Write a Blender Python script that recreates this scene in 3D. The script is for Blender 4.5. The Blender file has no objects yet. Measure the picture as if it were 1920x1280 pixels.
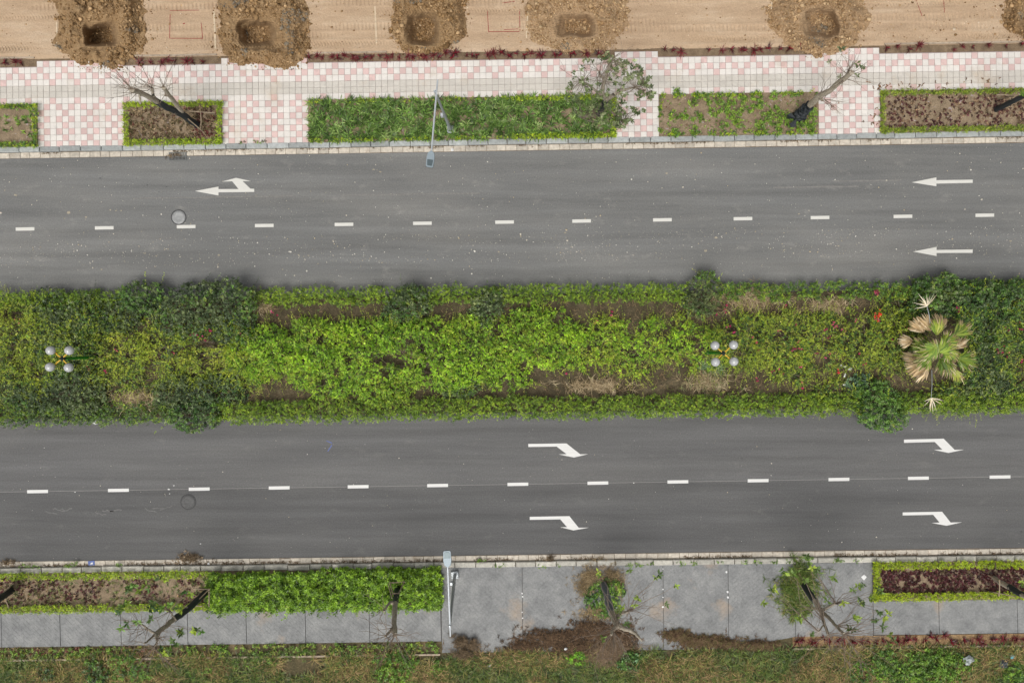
import bpy, math
import numpy as np
from mathutils import Vector, Matrix

# ------------------------------------------------------------------ scale of the place
S = 0.026          # metres of ground per photo pixel straight below the drone
H = 36.0           # flying height
rng = np.random.default_rng(11)

# ------------------------------------------------------------------ camera, sky, sun, exposure
scene = bpy.context.scene
cam_d = bpy.data.cameras.new('camera')
cam = bpy.data.objects.new('camera', cam_d)
scene.collection.objects.link(cam)
cam.location = (0, 0, H)
cam.rotation_euler = (0, 0, 0)
cam_d.sensor_width = 36.0
cam_d.lens = 36.0 * H / (1920 * S)
cam_d.clip_end = 2000
scene.camera = cam

SUN_EL, SUN_ROT = math.radians(62), math.radians(200)
world = bpy.data.worlds.new('World')
scene.world = world
world.use_nodes = True
wn = world.node_tree
wn.nodes.clear()
w_out = wn.nodes.new('ShaderNodeOutputWorld')
w_bg = wn.nodes.new('ShaderNodeBackground')
w_sky = wn.nodes.new('ShaderNodeTexSky')
w_sky.sky_type = 'NISHITA'
w_sky.sun_disc = False
w_sky.sun_elevation = SUN_EL
w_sky.sun_rotation = SUN_ROT
w_sky.dust_density = 6.0
w_sky.air_density = 1.0
w_hs = wn.nodes.new('ShaderNodeHueSaturation')
w_hs.inputs['Saturation'].default_value = 0.18      # grey overcast sky
wn.links.new(w_sky.outputs[0], w_hs.inputs['Color'])
wn.links.new(w_hs.outputs[0], w_bg.inputs[0])
w_bg.inputs[1].default_value = 0.12
wn.links.new(w_bg.outputs[0], w_out.inputs[0])

sun_d = bpy.data.lights.new('sun', 'SUN')
sun_d.energy = 1.3
sun_d.angle = math.radians(35)
sun_d.color = (1.0, 0.96, 0.90)
sun = bpy.data.objects.new('sun', sun_d)
scene.collection.objects.link(sun)
sun.rotation_euler = (math.radians(90) - SUN_EL, 0, math.radians(180) - SUN_ROT)
sun.location = (0, 0, 60)

vs = scene.view_settings
vs.view_transform = 'Standard'
vs.look = 'None'
vs.gamma = 1.0
vs.use_curve_mapping = False
vs.exposure = 0.0
scene.cycles.max_bounces = 6
scene.cycles.diffuse_bounces = 3

# ------------------------------------------------------------------ helpers: placing, noise
def W(px, py, z=0.0):
    k = S * (H - z) / H
    return ((px - 960) * k, (640 - py) * k, z)

def WV(px, py, z):
    px, py, z = np.broadcast_arrays(np.asarray(px, float), np.asarray(py, float), np.asarray(z, float))
    k = S * (H - z) / H
    return np.stack([(px - 960) * k, (640 - py) * k, z], -1)

def line(y0, y1):                       # photo line: y at x = 0 and at x = 1920
    return lambda x: y0 + (y1 - y0) * np.asarray(x, float) / 1920.0

def vnoise(x, y, seed=0):
    x = np.asarray(x, float); y = np.asarray(y, float)
    xi = np.floor(x); yi = np.floor(y)
    xf = x - xi; yf = y - yi
    def h(a, b):
        v = np.sin(a * 127.1 + b * 311.7 + seed * 74.7) * 43758.5453
        return v - np.floor(v)
    u = xf * xf * (3 - 2 * xf); v = yf * yf * (3 - 2 * yf)
    a = h(xi, yi); b = h(xi + 1, yi); c = h(xi, yi + 1); d = h(xi + 1, yi + 1)
    return a + (b - a) * u + (c - a) * v + (a - b - c + d) * u * v

def fbm(x, y, seed=0, octv=3):
    s = 0; a = 0.5; t = 0
    for i in range(octv):
        s = s + a * vnoise(x * 2 ** i, y * 2 ** i, seed + i * 13); t += a; a *= 0.5
    return s / t

def smooth(a, b, x):
    t = np.clip((x - a) / (b - a), 0, 1)
    return t * t * (3 - 2 * t)

def lin(r, g, b):
    f = lambda c: (c / 255 / 12.92) if c / 255 <= 0.04045 else ((c / 255 + 0.055) / 1.055) ** 2.4
    return (f(r), f(g), f(b))

GAIN = 1.22
def alb(r, g, b):                       # albedo for a surface the photo shows as sRGB r,g,b in open light
    return tuple(min(0.85, c / GAIN) for c in lin(r, g, b))

# ------------------------------------------------------------------ helpers: materials
MATS = {}
class NT:
    def __init__(s, name):
        s.m = bpy.data.materials.new(name); s.m.use_nodes = True
        s.t = s.m.node_tree; s.t.nodes.clear()
        s.out = s.t.nodes.new('ShaderNodeOutputMaterial')
        s.b = s.t.nodes.new('ShaderNodeBsdfPrincipled')
        s.t.links.new(s.b.outputs[0], s.out.inputs[0])
        MATS[name] = s.m
    def n(s, typ, **kw):
        nd = s.t.nodes.new('ShaderNode' + typ)
        for k, v in kw.items(): setattr(nd, k, v)
        return nd
    def l(s, a, b): s.t.links.new(a, b)
    def pos(s, scale=(1, 1, 1), loc=(0, 0, 0)):
        g = s.n('NewGeometry'); m = s.n('Mapping')
        m.inputs['Scale'].default_value = scale; m.inputs['Location'].default_value = loc
        s.l(g.outputs['Position'], m.inputs['Vector'])
        return m.outputs[0]
    def noise(s, vec, scale, detail=4, rough=0.55):
        nd = s.n('TexNoise'); nd.inputs['Scale'].default_value = scale
        nd.inputs['Detail'].default_value = detail; nd.inputs['Roughness'].default_value = rough
        s.l(vec, nd.inputs['Vector']); return nd.outputs['Fac']
    def ramp(s, fac, stops):
        r = s.n('ValToRGB'); e = r.color_ramp.elements
        while len(e) < len(stops): e.new(0.5)
        for el, (p, c) in zip(e, stops):
            el.position = p; el.color = (*c, 1) if len(c) == 3 else c
        s.l(fac, r.inputs[0]); return r.outputs[0]
    def mix(s, fac, a, b, mode='MIX'):
        m = s.n('Mix', data_type='RGBA', blend_type=mode)
        for sock, v in ((m.inputs[0], fac), (m.inputs[6], a), (m.inputs[7], b)):
            if hasattr(v, 'links'): s.l(v, sock)
            elif isinstance(v, (int, float)): sock.default_value = v
            else: sock.default_value = (*v, 1)
        return m.outputs[2]
    def math(s, op, a, b=0.0):
        m = s.n('Math', operation=op)
        for sock, v in ((m.inputs[0], a), (m.inputs[1], b)):
            if hasattr(v, 'links'): s.l(v, sock)
            else: sock.default_value = v
        return m.outputs[0]
    def bump(s, h, dist, strength=1.0):
        b = s.n('Bump'); b.inputs['Distance'].default_value = dist; b.inputs['Strength'].default_value = strength
        s.l(h, b.inputs['Height']); s.l(b.outputs[0], s.b.inputs['Normal'])
    def col(s, c):
        if hasattr(c, 'links'): s.l(c, s.b.inputs['Base Color'])
        else: s.b.inputs['Base Color'].default_value = (*c, 1)
    def rough(s, v): s.b.inputs['Roughness'].default_value = v

def g(v): return (v, v, v)

def mat_plain(name, c, rough=0.6, metal=0.0, var=0.12):
    t = NT(name); f = t.noise(t.pos(), 9, 3)
    t.col(t.mix(1.0, c, t.ramp(f, [(0.3, g(1 - var)), (0.7, g(1 + var))]), 'MULTIPLY'))
    t.rough(rough); t.b.inputs['Metallic'].default_value = metal
    return t.m

def mat_asphalt(name, base, warm, dust):
    t = NT(name)
    streak = t.noise(t.pos((0.045, 1.0, 1)), 1.7, 6, 0.65)
    broad = t.noise(t.pos((0.25, 0.6, 1), (3, 7, 0)), 0.5, 4)
    fine = t.noise(t.pos(), 15, 3, 0.75)
    c = t.ramp(streak, [(0.28, tuple(base[i] * 0.68 for i in range(3))), (0.5, tuple(base[i] * 0.97 for i in range(3))), (0.74, tuple(base[i] * 1.30 for i in range(3)))])
    c = t.mix(t.math('MULTIPLY', broad, 0.45), c, warm)
    haze_ = t.noise(t.pos((0.12, 0.5, 1), (11, 5, 0)), 0.9, 5, 0.6)
    c = t.mix(t.ramp(haze_, [(0.46, g(0)), (0.70, g(0.15))]), c, dust)      # settled dust
    c = t.mix(1.0, c, t.ramp(fine, [(0.25, g(0.76)), (0.5, g(1.0)), (0.78, g(1.30))]), 'MULTIPLY')
    sc = t.noise(t.pos((0.7, 1.3, 1), (1, 2, 0)), 1.3, 6, 0.7)
    c = t.mix(t.ramp(sc, [(0.58, g(0)), (0.75, g(0.28))]), c, dust)
    gr = t.noise(t.pos((1, 1, 1), (9, 1, 0)), 17, 2, 0.5)
    c = t.mix(t.ramp(gr, [(0.70, g(0)), (0.78, g(0.35))]), c, dust)
    t.col(c); t.rough(0.85)
    t.bump(fine, 0.006, 0.6)
    return t.m

def mat_soil(name, stops, scale=3.0, rough=0.95, bump=0.03, lo=0.62, hi=1.2):
    t = NT(name)
    f = t.noise(t.pos(), scale, 8, 0.65)
    f2 = t.noise(t.pos((1, 1, 1), (5, 5, 0)), scale * 9, 4, 0.7)
    c = t.ramp(f, stops)
    c = t.mix(1.0, c, t.ramp(f2, [(0.3, g(lo)), (0.65, g(hi))]), 'MULTIPLY')
    t.col(c); t.rough(rough); t.bump(f2, bump, 0.8)
    return t.m

def mat_tint(name, rough=0.5, trans=0.0, spec=0.35, bump=0):
    t = NT(name)
    a = t.n('Attribute', attribute_name='tint')
    t.col(a.outputs['Color']); t.rough(rough)
    t.b.inputs['Specular IOR Level'].default_value = spec
    if trans > 0:
        tr = t.n('BsdfTranslucent'); mx = t.n('MixShader')
        t.l(a.outputs['Color'], tr.inputs['Color'])
        mx.inputs[0].default_value = trans
        t.l(t.b.outputs[0], mx.inputs[1]); t.l(tr.outputs[0], mx.inputs[2])
        t.l(mx.outputs[0], t.out.inputs[0])
    if bump:
        t.bump(t.noise(t.pos(), 30, 4, 0.7), bump, 0.8)
    return t.m

def mat_stone(name, c, var, stain, rough=0.8):
    t = NT(name)
    oi = t.n('ObjectInfo')
    f = t.noise(t.pos(), 6, 6, 0.65)
    cc = t.mix(1.0, c, t.ramp(oi.outputs['Random'], [(0, g(1 - var)), (1, g(1 + var))]), 'MULTIPLY')
    cc = t.mix(1.0, cc, t.ramp(f, [(0.3, g(0.72)), (0.7, g(1.18))]), 'MULTIPLY')
    f3 = t.noise(t.pos((1, 1, 1), (4, 2, 7)), 3.1, 6, 0.7)
    cc = t.mix(t.ramp(f3, [(0.55, g(0)), (0.72, g(0.6))]), cc, stain)
    t.col(cc); t.rough(rough)
    t.bump(t.noise(t.pos(), 40, 4, 0.7), 0.006, 0.6)
    return t.m

def mat_tile(name, c, var=0.05):
    t = NT(name)
    oi = t.n('ObjectInfo')
    a = t.n('Attribute', attribute_name='tint')
    cell = t.n('TexVoronoi'); cell.inputs['Scale'].default_value = 2.3
    t.l(t.pos(), cell.inputs['Vector'])
    cs = t.n('SeparateColor'); t.l(cell.outputs['Color'], cs.inputs[0])
    cc = t.mix(1.0, c, t.ramp(cs.outputs[0], [(0, g(1 - var)), (1, g(1 + var))]), 'MULTIPLY')
    cc = t.mix(1.0, cc, t.ramp(oi.outputs['Random'], [(0, g(1 - var)), (1, g(1 + var))]), 'MULTIPLY')
    f = t.noise(t.pos(), 14, 5, 0.7)
    cc = t.mix(1.0, cc, t.ramp(f, [(0.3, g(0.93)), (0.7, g(1.04))]), 'MULTIPLY')
    mud = t.noise(t.pos((1, 0.8, 1), (2, 9, 0)), 0.55, 6, 0.7)      # tracked-in clay
    cc = t.mix(t.ramp(mud, [(0.54, g(0)), (0.74, g(0.5))]), cc, alb(200, 170, 132))
    sp = t.noise(t.pos((1, 1, 1), (7, 3, 0)), 8, 3, 0.6)
    cc = t.mix(t.ramp(sp, [(0.72, g(0)), (0.80, g(0.4))]), cc, alb(150, 120, 95))
    t.col(cc); t.rough(0.7)
    return t.m

mat_asphalt('asphalt_upper', alb(120, 121, 120), alb(127, 125, 120), alb(190, 186, 177))
mat_asphalt('asphalt_lower', alb(107, 107, 107), alb(112, 110, 107), alb(150, 148, 142))
mat_asphalt('asphalt_lower_kerbside', alb(99, 99, 99), alb(103, 102, 100), alb(146, 144, 139))
mat_plain('scuff', alb(122, 121, 119), 0.9, 0, 0.2)
mat_plain('scuff_upper', alb(136, 134, 130), 0.9, 0, 0.2)
mat_plain('seam_paint', alb(165, 163, 158), 0.8)

def mat_paint(name, c, under):
    t = NT(name)
    f = t.noise(t.pos((1, 1, 1)), 24, 5, 0.75)
    st = t.noise(t.pos((0.4, 9, 1)), 3.0, 3, 0.6)
    cc = t.mix(1.0, c, t.ramp(st, [(0.35, g(0.93)), (0.65, g(1.02))]), 'MULTIPLY')
    cc = t.mix(t.ramp(f, [(0.58, g(0)), (0.72, g(0.45))]), cc, under)
    t.col(cc); t.rough(0.6)
    return t.m
mat_paint('road_paint', alb(243, 242, 238), alb(140, 138, 134))
mat_paint('road_paint_old', alb(232, 230, 222), alb(140, 138, 132))
mat_plain('red_marker', alb(160, 62, 58), 0.9)
mat_plain('chalk', alb(222, 202, 172), 0.95)
mat_plain('dried_mud', alb(176, 166, 146), 0.95, 0, 0.2)

def mat_clay(name, stops):
    t = NT(name)
    f = t.noise(t.pos((0.22, 1, 1)), 1.6, 8, 0.68); f2 = t.noise(t.pos(), 13, 5, 0.7)
    c = t.ramp(f, stops)
    c = t.mix(1.0, c, t.ramp(f2, [(0.3, g(0.84)), (0.65, g(1.08))]), 'MULTIPLY')
    t.col(c); t.rough(0.95); t.bump(f2, 0.04, 0.8)
mat_clay('dry_clay', [(0.25, alb(184, 156, 126)), (0.5, alb(203, 175, 144)), (0.75, alb(220, 196, 168))])
mat_soil('heap_soil', [(0.25, alb(138, 109, 74)), (0.5, alb(168, 137, 98)), (0.8, alb(192, 162, 122))], 2.2, bump=0.06)
mat_soil('heap_soil_pale', [(0.25, alb(160, 130, 96)), (0.5, alb(186, 155, 118)), (0.8, alb(206, 176, 140))], 2.2, bump=0.05)
mat_soil('bed_soil', [(0.25, alb(124, 108, 86)), (0.5, alb(158, 138, 112)), (0.8, alb(184, 164, 136))], 3.0, bump=0.04)
mat_soil('planting_soil', [(0.25, alb(108, 91, 72)), (0.5, alb(140, 119, 94)), (0.8, alb(170, 148, 120))], 3.2, bump=0.04)
mat_soil('median_soil', [(0.25, alb(66, 58, 42)), (0.5, alb(92, 82, 60)), (0.8, alb(130, 116, 90))], 1.8, bump=0.05)
mat_soil('verge_soil', [(0.25, alb(76, 72, 48)), (0.5, alb(102, 92, 64)), (0.82, alb(150, 128, 96))], 1.3, bump=0.05)
mat_tint('leaf', 0.38, 0.25, 0.5)
mat_tint('dry_leaf', 0.8, 0.1, 0.2)
mat_tint('clod', 0.95, 0.0, 0.15, 0.01)
mat_stone('kerb_granite', alb(178, 182, 180), 0.2, alb(138, 138, 128))
mat_stone('kerb_concrete', alb(204, 200, 188), 0.2, alb(128, 120, 104))
mat_stone('gutter_concrete', alb(214, 204, 188), 0.16, alb(158, 136, 112))
mat_stone('edging_concrete', alb(190, 172, 150), 0.1, alb(140, 118, 96))
mat_tile('tile_white', alb(238, 232, 224))
mat_tile('tile_pink', alb(228, 198, 192), 0.07)
mat_tile('tile_grey', alb(220, 214, 204), 0.04)
mat_plain('mortar', alb(178, 162, 158), 0.95)

def mat_stamped():
    t = NT('stamped_concrete')
    f = t.noise(t.pos(), 1.4, 7, 0.7); f2 = t.noise(t.pos((1, 1, 1), (3, 3, 0)), 12, 4, 0.7)
    c = t.ramp(f, [(0.26, alb(118, 119, 119)), (0.5, alb(146, 147, 146)), (0.76, alb(170, 170, 167))])
    c = t.mix(1.0, c, t.ramp(f2, [(0.3, g(0.80)), (0.7, g(1.16))]), 'MULTIPLY')
    ru = t.noise(t.pos((1, 1, 1), (13, 4, 0)), 0.42, 5, 0.6)
    c = t.mix(t.ramp(ru, [(0.60, g(0)), (0.74, g(0.6))]), c, alb(200, 172, 140))
    t.col(c); t.rough(0.75); t.bump(f2, 0.004, 0.6)
mat_stamped()
mat_plain('joint_dark', alb(106, 104, 102), 0.95)

mat_plain('galvanised', alb(214, 220, 224), 0.4, 0.25, 0.04)
mat_plain('pole_grey', alb(176, 182, 184), 0.45, 0.35, 0.05)
mat_plain('lamp_housing', alb(156, 170, 178), 0.45, 0.2, 0.03)
mat_plain('lamp_panel', alb(98, 112, 116), 0.3, 0.3, 0.04)
mat_plain('green_paint', alb(24, 128, 30), 0.4, 0, 0.05)
mat_plain('yellow_paint', alb(246, 196, 62), 0.4, 0, 0.05)
mat_plain('finial_dark', alb(52, 66, 62), 0.4, 0.2)
mat_plain('black_wrap', alb(40, 46, 50), 0.6, 0, 0.25)
mat_plain('iron_grey', alb(138, 140, 138), 0.55, 0.4)
mat_plain('iron_light', alb(164, 165, 164), 0.6, 0.1, 0.08)
mat_plain('iron_dark', alb(84, 84, 84), 0.7, 0.1, 0.08)
mat_plain('pit_dark', alb(46, 40, 34), 0.9)
mat_plain('raw_timber', alb(164, 146, 122), 0.8, 0, 0.2)
mat_plain('grey_wrap', alb(104, 110, 118), 0.6, 0, 0.2)
mat_plain('rope', alb(196, 188, 170), 0.8)
mat_plain('white_plastic', alb(240, 240, 238), 0.35, 0, 0.03)
mat_plain('blue_print', alb(92, 112, 176), 0.5)
mat_plain('cyan_plastic', alb(110, 196, 214), 0.4)
mat_plain('grey_plastic', alb(158, 166, 164), 0.3)
mat_plain('dark_plastic', alb(74, 78, 84), 0.4)
t_ = NT('bark')
f_ = t_.noise(t_.pos((1, 1, 0.4)), 14, 5, 0.7)
t_.col(t_.ramp(f_, [(0.25, alb(132, 122, 104)), (0.5, alb(178, 167, 148)), (0.8, alb(222, 212, 194))]))
t_.rough(0.9); t_.bump(f_, 0.02, 0.8)
mat_plain('twig_bark', alb(146, 130, 114), 0.85, 0, 0.2)
t_ = NT('globe')
t_.col(alb(226, 228, 228)); t_.rough(0.1)
t_.b.inputs['Transmission Weight'].default_value = 0.3
t_.b.inputs['Coat Weight'].default_value = 0.6
t_.b.inputs['Coat Roughness'].default_value = 0.05

# ------------------------------------------------------------------ helpers: objects
C = scene.collection
def tag(o, label=None, cat=None, group=None, kind=None):
    if label: o['label'] = label
    if cat: o['category'] = cat
    if group: o['group'] = group
    if kind: o['kind'] = kind
    return o

def setp(o, parent):
    if parent is not None:
        o.parent = parent
        if parent.type == 'EMPTY':
            o.matrix_parent_inverse = Matrix.Translation(-Vector(parent.location))
    return o

def thing(name, loc, label, cat, group=None):
    o = bpy.data.objects.new(name, None); C.objects.link(o)
    o.location = loc; o.empty_display_size = 0.3
    return tag(o, label, cat, group)

class MB:
    """collects shapes in world coordinates and links them as one mesh object"""
    def __init__(s): s.v = []; s.f = []; s.m = []; s.sm = []
    def add(s, vs, fs, mi=0, smooth=False):
        b = len(s.v); s.v += [tuple(map(float, v)) for v in vs]
        for f in fs: s.f.append([b + i for i in f]); s.m.append(mi); s.sm.append(smooth)
    def box(s, c, size, rz=0.0, mi=0, bev=0.0):
        lx, ly, lz = size[0] / 2, size[1] / 2, size[2] / 2
        ca, sa = math.cos(rz), math.sin(rz)
        def P(x, y, z): return (c[0] + x * ca - y * sa, c[1] + x * sa + y * ca, c[2] + z)
        q = [(-1, -1), (1, -1), (1, 1), (-1, 1)]
        vs = [P(a * lx, b * ly, -lz) for a, b in q] + [P(a * lx, b * ly, lz - bev) for a, b in q]
        fs = [(3, 2, 1, 0)] + [(i, (i + 1) % 4, 4 + (i + 1) % 4, 4 + i) for i in range(4)]
        if bev > 0:
            vs += [P(a * (lx - bev), b * (ly - bev), lz) for a, b in q]
            fs += [(4 + i, 4 + (i + 1) % 4, 8 + (i + 1) % 4, 8 + i) for i in range(4)] + [(8, 9, 10, 11)]
        else: fs += [(4, 5, 6, 7)]
        s.add(vs, fs, mi)
    def prism(s, poly, z0, z1, mi=0):            # poly counter-clockwise seen from above
        n = len(poly)
        vs = [(x, y, z0) for x, y in poly] + [(x, y, z1) for x, y in poly]
        s.add(vs, [tuple(range(n, 2 * n)), tuple(reversed(range(n)))] + [(i, (i + 1) % n, n + (i + 1) % n, n + i) for i in range(n)], mi)
    def tube(s, pts, rad, sides=8, mi=0, cap=True):
        pts = [Vector(p) for p in pts]; n = len(pts)
        if not hasattr(rad, '__len__'): rad = [rad] * n
        vs = []
        for i, p in enumerate(pts):
            d = (pts[min(i + 1, n - 1)] - pts[max(i - 1, 0)])
            d = d.normalized() if d.length > 1e-9 else Vector((0, 0, 1))
            a = d.cross(Vector((0, 0, 1)) if abs(d.z) < 0.92 else Vector((1, 0, 0))).normalized(); b = d.cross(a)
            for k in range(sides):
                t = 2 * math.pi * k / sides
                vs.append(p + (a * math.cos(t) + b * math.sin(t)) * rad[i])
        fs = [(i * sides + k, i * sides + (k + 1) % sides, (i + 1) * sides + (k + 1) % sides, (i + 1) * sides + k) for i in range(n - 1) for k in range(sides)]
        s.add(vs, fs, mi, True)
        if cap:
            s.add([vs[k] for k in range(sides)], [tuple(reversed(range(sides)))], mi)
            s.add([vs[(n - 1) * sides + k] for k in range(sides)], [tuple(range(sides))], mi)
    def lathe(s, c, prof, sides=24, mi=0):       # prof: (radius, z)
        vs = []
        for r, z in prof:
            for k in range(sides):
                t = 2 * math.pi * k / sides
                vs.append((c[0] + r * math.cos(t), c[1] + r * math.sin(t), c[2] + z))
        n = len(prof)
        s.add(vs, [(i * sides + k, i * sides + (k + 1) % sides, (i + 1) * sides + (k + 1) % sides, (i + 1) * sides + k) for i in range(n - 1) for k in range(sides)], mi, True)
    def build(s, name, mats, parent=None):
        me = bpy.data.meshes.new(name)
        me.from_pydata(s.v, [], s.f); me.update()
        if isinstance(mats, str): mats = [mats]
        for m in mats: me.materials.append(MATS[m])
        me.polygons.foreach_set('material_index', s.m); me.polygons.foreach_set('use_smooth', s.sm)
        o = bpy.data.objects.new(name, me); C.objects.link(o)
        return setp(o, parent)

def mesh_np(name, V, F, mat, cols=None, parent=None, smooth=False, link=True):
    """V (n,3), F (m,k) all faces of k corners, cols (m,3) tint per face"""
    V = np.ascontiguousarray(V, np.float32); F = np.ascontiguousarray(F, np.int32)
    m, k = F.shape
    me = bpy.data.meshes.new(name)
    me.vertices.add(len(V)); me.vertices.foreach_set('co', V.ravel())
    me.loops.add(m * k); me.loops.foreach_set('vertex_index', F.ravel())
    me.polygons.add(m); me.polygons.foreach_set('loop_start', np.arange(0, m * k, k, dtype=np.int32))
    if smooth: me.polygons.foreach_set('use_smooth', np.ones(m, bool))
    if cols is not None:
        a = me.attributes.new('tint', 'FLOAT_COLOR', 'FACE')
        a.data.foreach_set('color', np.concatenate([cols, np.ones((m, 1))], 1).astype(np.float32).ravel())
    me.materials.append(MATS[mat])
    me.update(calc_edges=True); me.validate()
    if not link: return me
    o = bpy.data.objects.new(name, me); C.objects.link(o)
    return setp(o, parent)

# ------------------------------------------------------------------ helpers: leaves
def unit(v): return v / (np.linalg.norm(v, axis=-1, keepdims=True) + 1e-9)

LEAFB = 1.70
def pick(pal, n, jit=0.18):
    cs = np.array([alb(*p[:3]) for p in pal]); w = np.array([p[3] if len(p) > 3 else 1 for p in pal], float)
    c = cs[rng.choice(len(pal), n, p=w / w.sum())]
    return c * LEAFB * (1 + rng.normal(0, jit, (n, 1))).clip(0.5, 1.6)

class Leaves:
    """diamond leaves, four corners each"""
    def __init__(s): s.V = []; s.c = []
    def add(s, base, d, L, Wd, cols, curl=0.15, up=None):
        n = len(base)
        L = np.broadcast_to(L, n)[:, None]; Wd = np.broadcast_to(Wd, n)[:, None]
        u = np.tile([[0., 0, 1]], (n, 1)) if up is None else up
        side = unit(np.cross(d, u + rng.normal(0, 0.35, (n, 3))))
        nrm = np.cross(side, d)
        mid = base + d * L * 0.5 + nrm * L * 0.06
        tip = base + d * L - nrm * L * curl
        s.V.append(np.stack([base, mid - side * Wd * 0.5, tip, mid + side * Wd * 0.5], 1)); s.c.append(cols)
    def sprigs(s, P, D, n, stem, L, Wd, pal, jit=0.18, spread=(0.85, 1.5), curl=0.2, tone=None):
        N = len(P)
        t = rng.uniform(0.1, 1, (N, n)); az = (np.arange(n) * 2.4)[None] + rng.uniform(0, 6.28, (N, 1)) + rng.normal(0, .3, (N, n))
        a = spread[1] + (spread[0] - spread[1]) * t + rng.normal(0, 0.15, (N, n))
        h = unit(np.cross(D, rng.normal(0, 1, (N, 3)))); k = np.cross(D, h)
        d = D[:, None] * np.cos(a)[..., None] + (h[:, None] * np.cos(az)[..., None] + k[:, None] * np.sin(az)[..., None]) * np.sin(a)[..., None]
        st = np.broadcast_to(stem, N)
        base = P[:, None] + D[:, None] * (st[:, None] * t)[..., None]
        c = pick(pal, N, jit)[:, None] * (1 + rng.normal(0, jit, (N, n, 1))).clip(0.55, 1.5)
        if tone is not None: c = c * tone[:, None, None] * np.stack([1 + (tone - 1) * .35, np.ones(N), 1 - (tone - 1) * .3], -1)[:, None]
        LL = (np.broadcast_to(L, N)[:, None] * rng.uniform(0.65, 1.15, (N, n)) * (1.1 - 0.3 * t)).ravel()
        s.add(base.reshape(-1, 3), unit(d.reshape(-1, 3)), LL, LL * Wd, c.reshape(-1, 3), curl)
    def build(s, name, mat='leaf', parent=None, link=True):
        V = np.concatenate(s.V); n = len(V)
        return mesh_np(name, V.reshape(-1, 3), np.arange(n * 4).reshape(n, 4), mat, np.concatenate(s.c), parent, link=link)

class Straps:
    """long bent strap leaves or grass blades: two quads each"""
    def __init__(s): s.V = []; s.c = []
    def add(s, base, d, L, Wd, cols, droop=0.35):
        n = len(base); L = np.broadcast_to(L, n)[:, None]; Wd = np.broadcast_to(Wd, n)[:, None]
        side = unit(np.cross(d, np.tile([[0., 0, 1]], (n, 1)) + rng.normal(0, 0.3, (n, 3))))
        m = base + d * L * 0.5; dd = unit(d + np.array([0, 0, -1.]) * np.broadcast_to(droop, n)[:, None]); t = m + dd * L * 0.5
        s.V.append(np.stack([base - side * Wd * .35, base + side * Wd * .35, m + side * Wd * .5, m - side * Wd * .5, t + side * Wd * .06, t - side * Wd * .06], 1)); s.c.append(cols)
    def tufts(s, P, n, L, Wd, pal, el=(0.2, 1.2), droop=0.8, jit=0.18):
        N = len(P); az = rng.uniform(0, 6.28, (N, n)); e = rng.uniform(*el, (N, n))
        d = np.stack([np.cos(az) * np.cos(e), np.sin(az) * np.cos(e), np.sin(e)], -1).reshape(-1, 3)
        LL = (np.broadcast_to(L, N)[:, None] * rng.uniform(0.6, 1.15, (N, n))).ravel()
        b = np.repeat(P, n, 0) + rng.normal(0, 0.012, (N * n, 3)) * [1, 1, 0]
        c = np.repeat(pick(pal, N, jit * 0.6), n, 0) * (1 + rng.normal(0, jit, (N * n, 1))).clip(0.5, 1.6)
        s.add(b, d, LL, Wd, c, droop)
    def build(s, name, mat='leaf', parent=None, link=True):
        V = np.concatenate(s.V); n = len(V); i = np.arange(n)[:, None] * 6
        F = np.concatenate([i + [0, 1, 2, 3], i + [3, 2, 4, 5]])
        c = np.concatenate(s.c)
        return mesh_np(name, V.reshape(-1, 3), F, mat, np.concatenate([c, c]), parent, link=link)

def dirs_up(n, tilt=0.6):
    return unit(np.stack([rng.normal(0, tilt, n), rng.normal(0, tilt, n), np.ones(n)], -1))

def scatter(n, x0, x1, f0, f1):
    """n photo points between the lines f0(x) and f1(x)"""
    x = rng.uniform(x0, x1, n); t = rng.uniform(0, 1, n)
    return x, f0(x) + (f1(x) - f0(x)) * t, t

def clumps(x, y, sp, seed):
    """which leafy clump a photo point belongs to: distance (0 centre .. 1 edge), outward direction, random number of the clump"""
    gx, gy = np.floor(x / sp), np.floor(y / sp)
    best = np.full(x.shape, 1e9); bx = np.zeros_like(x); by = np.zeros_like(x); bid = np.zeros_like(x)
    def hh(a, b, k):
        v = np.sin(a * 12.9898 + b * 78.233 + k * 37.719 + seed * 3.17) * 43758.5453
        return v - np.floor(v)
    for i in (-1, 0, 1):
        for j in (-1, 0, 1):
            a, b = gx + i, gy + j
            cx, cy = (a + hh(a, b, 1)) * sp, (b + hh(a, b, 2)) * sp
            d = np.hypot(x - cx, y - cy); m = d < best
            best = np.where(m, d, best); bx = np.where(m, x - cx, bx); by = np.where(m, y - cy, by); bid = np.where(m, hh(a, b, 3), bid)
    r = best / (sp * 0.62)
    return r, bx / (best + 1e-6), by / (best + 1e-6), bid

# palettes (photo colours)
P_HEDGE = [(118, 146, 42, 3), (138, 162, 50, 2), (98, 126, 38, 2), (76, 100, 36, 1.5)]
P_OLIVE = [(140, 158, 50, 3), (164, 176, 62, 2), (112, 132, 50, 2), (86, 104, 46, 1.5), (182, 186, 84, .7)]
P_BRIGHT = [(134, 174, 42, 3), (156, 192, 54, 2), (112, 152, 40, 2), (88, 124, 38, 1), (176, 202, 80, .6)]
P_DARK = [(80, 96, 60, 3), (98, 114, 72, 2), (60, 75, 48, 2), (124, 138, 96, 1)]
P_MIDG = [(84, 118, 52, 3), (104, 138, 60, 2), (64, 94, 44, 2)]
P_BORDER = [(140, 164, 40, 3), (164, 180, 48, 2), (108, 132, 38, 2)]
P_BUSH = [(116, 150, 42, 3), (136, 168, 52, 2), (92, 124, 34, 2), (70, 96, 30, 1.5)]
P_STRAP = [(88, 116, 52, 3), (110, 138, 66, 2), (66, 90, 40, 2), (142, 162, 96, 1)]
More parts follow.
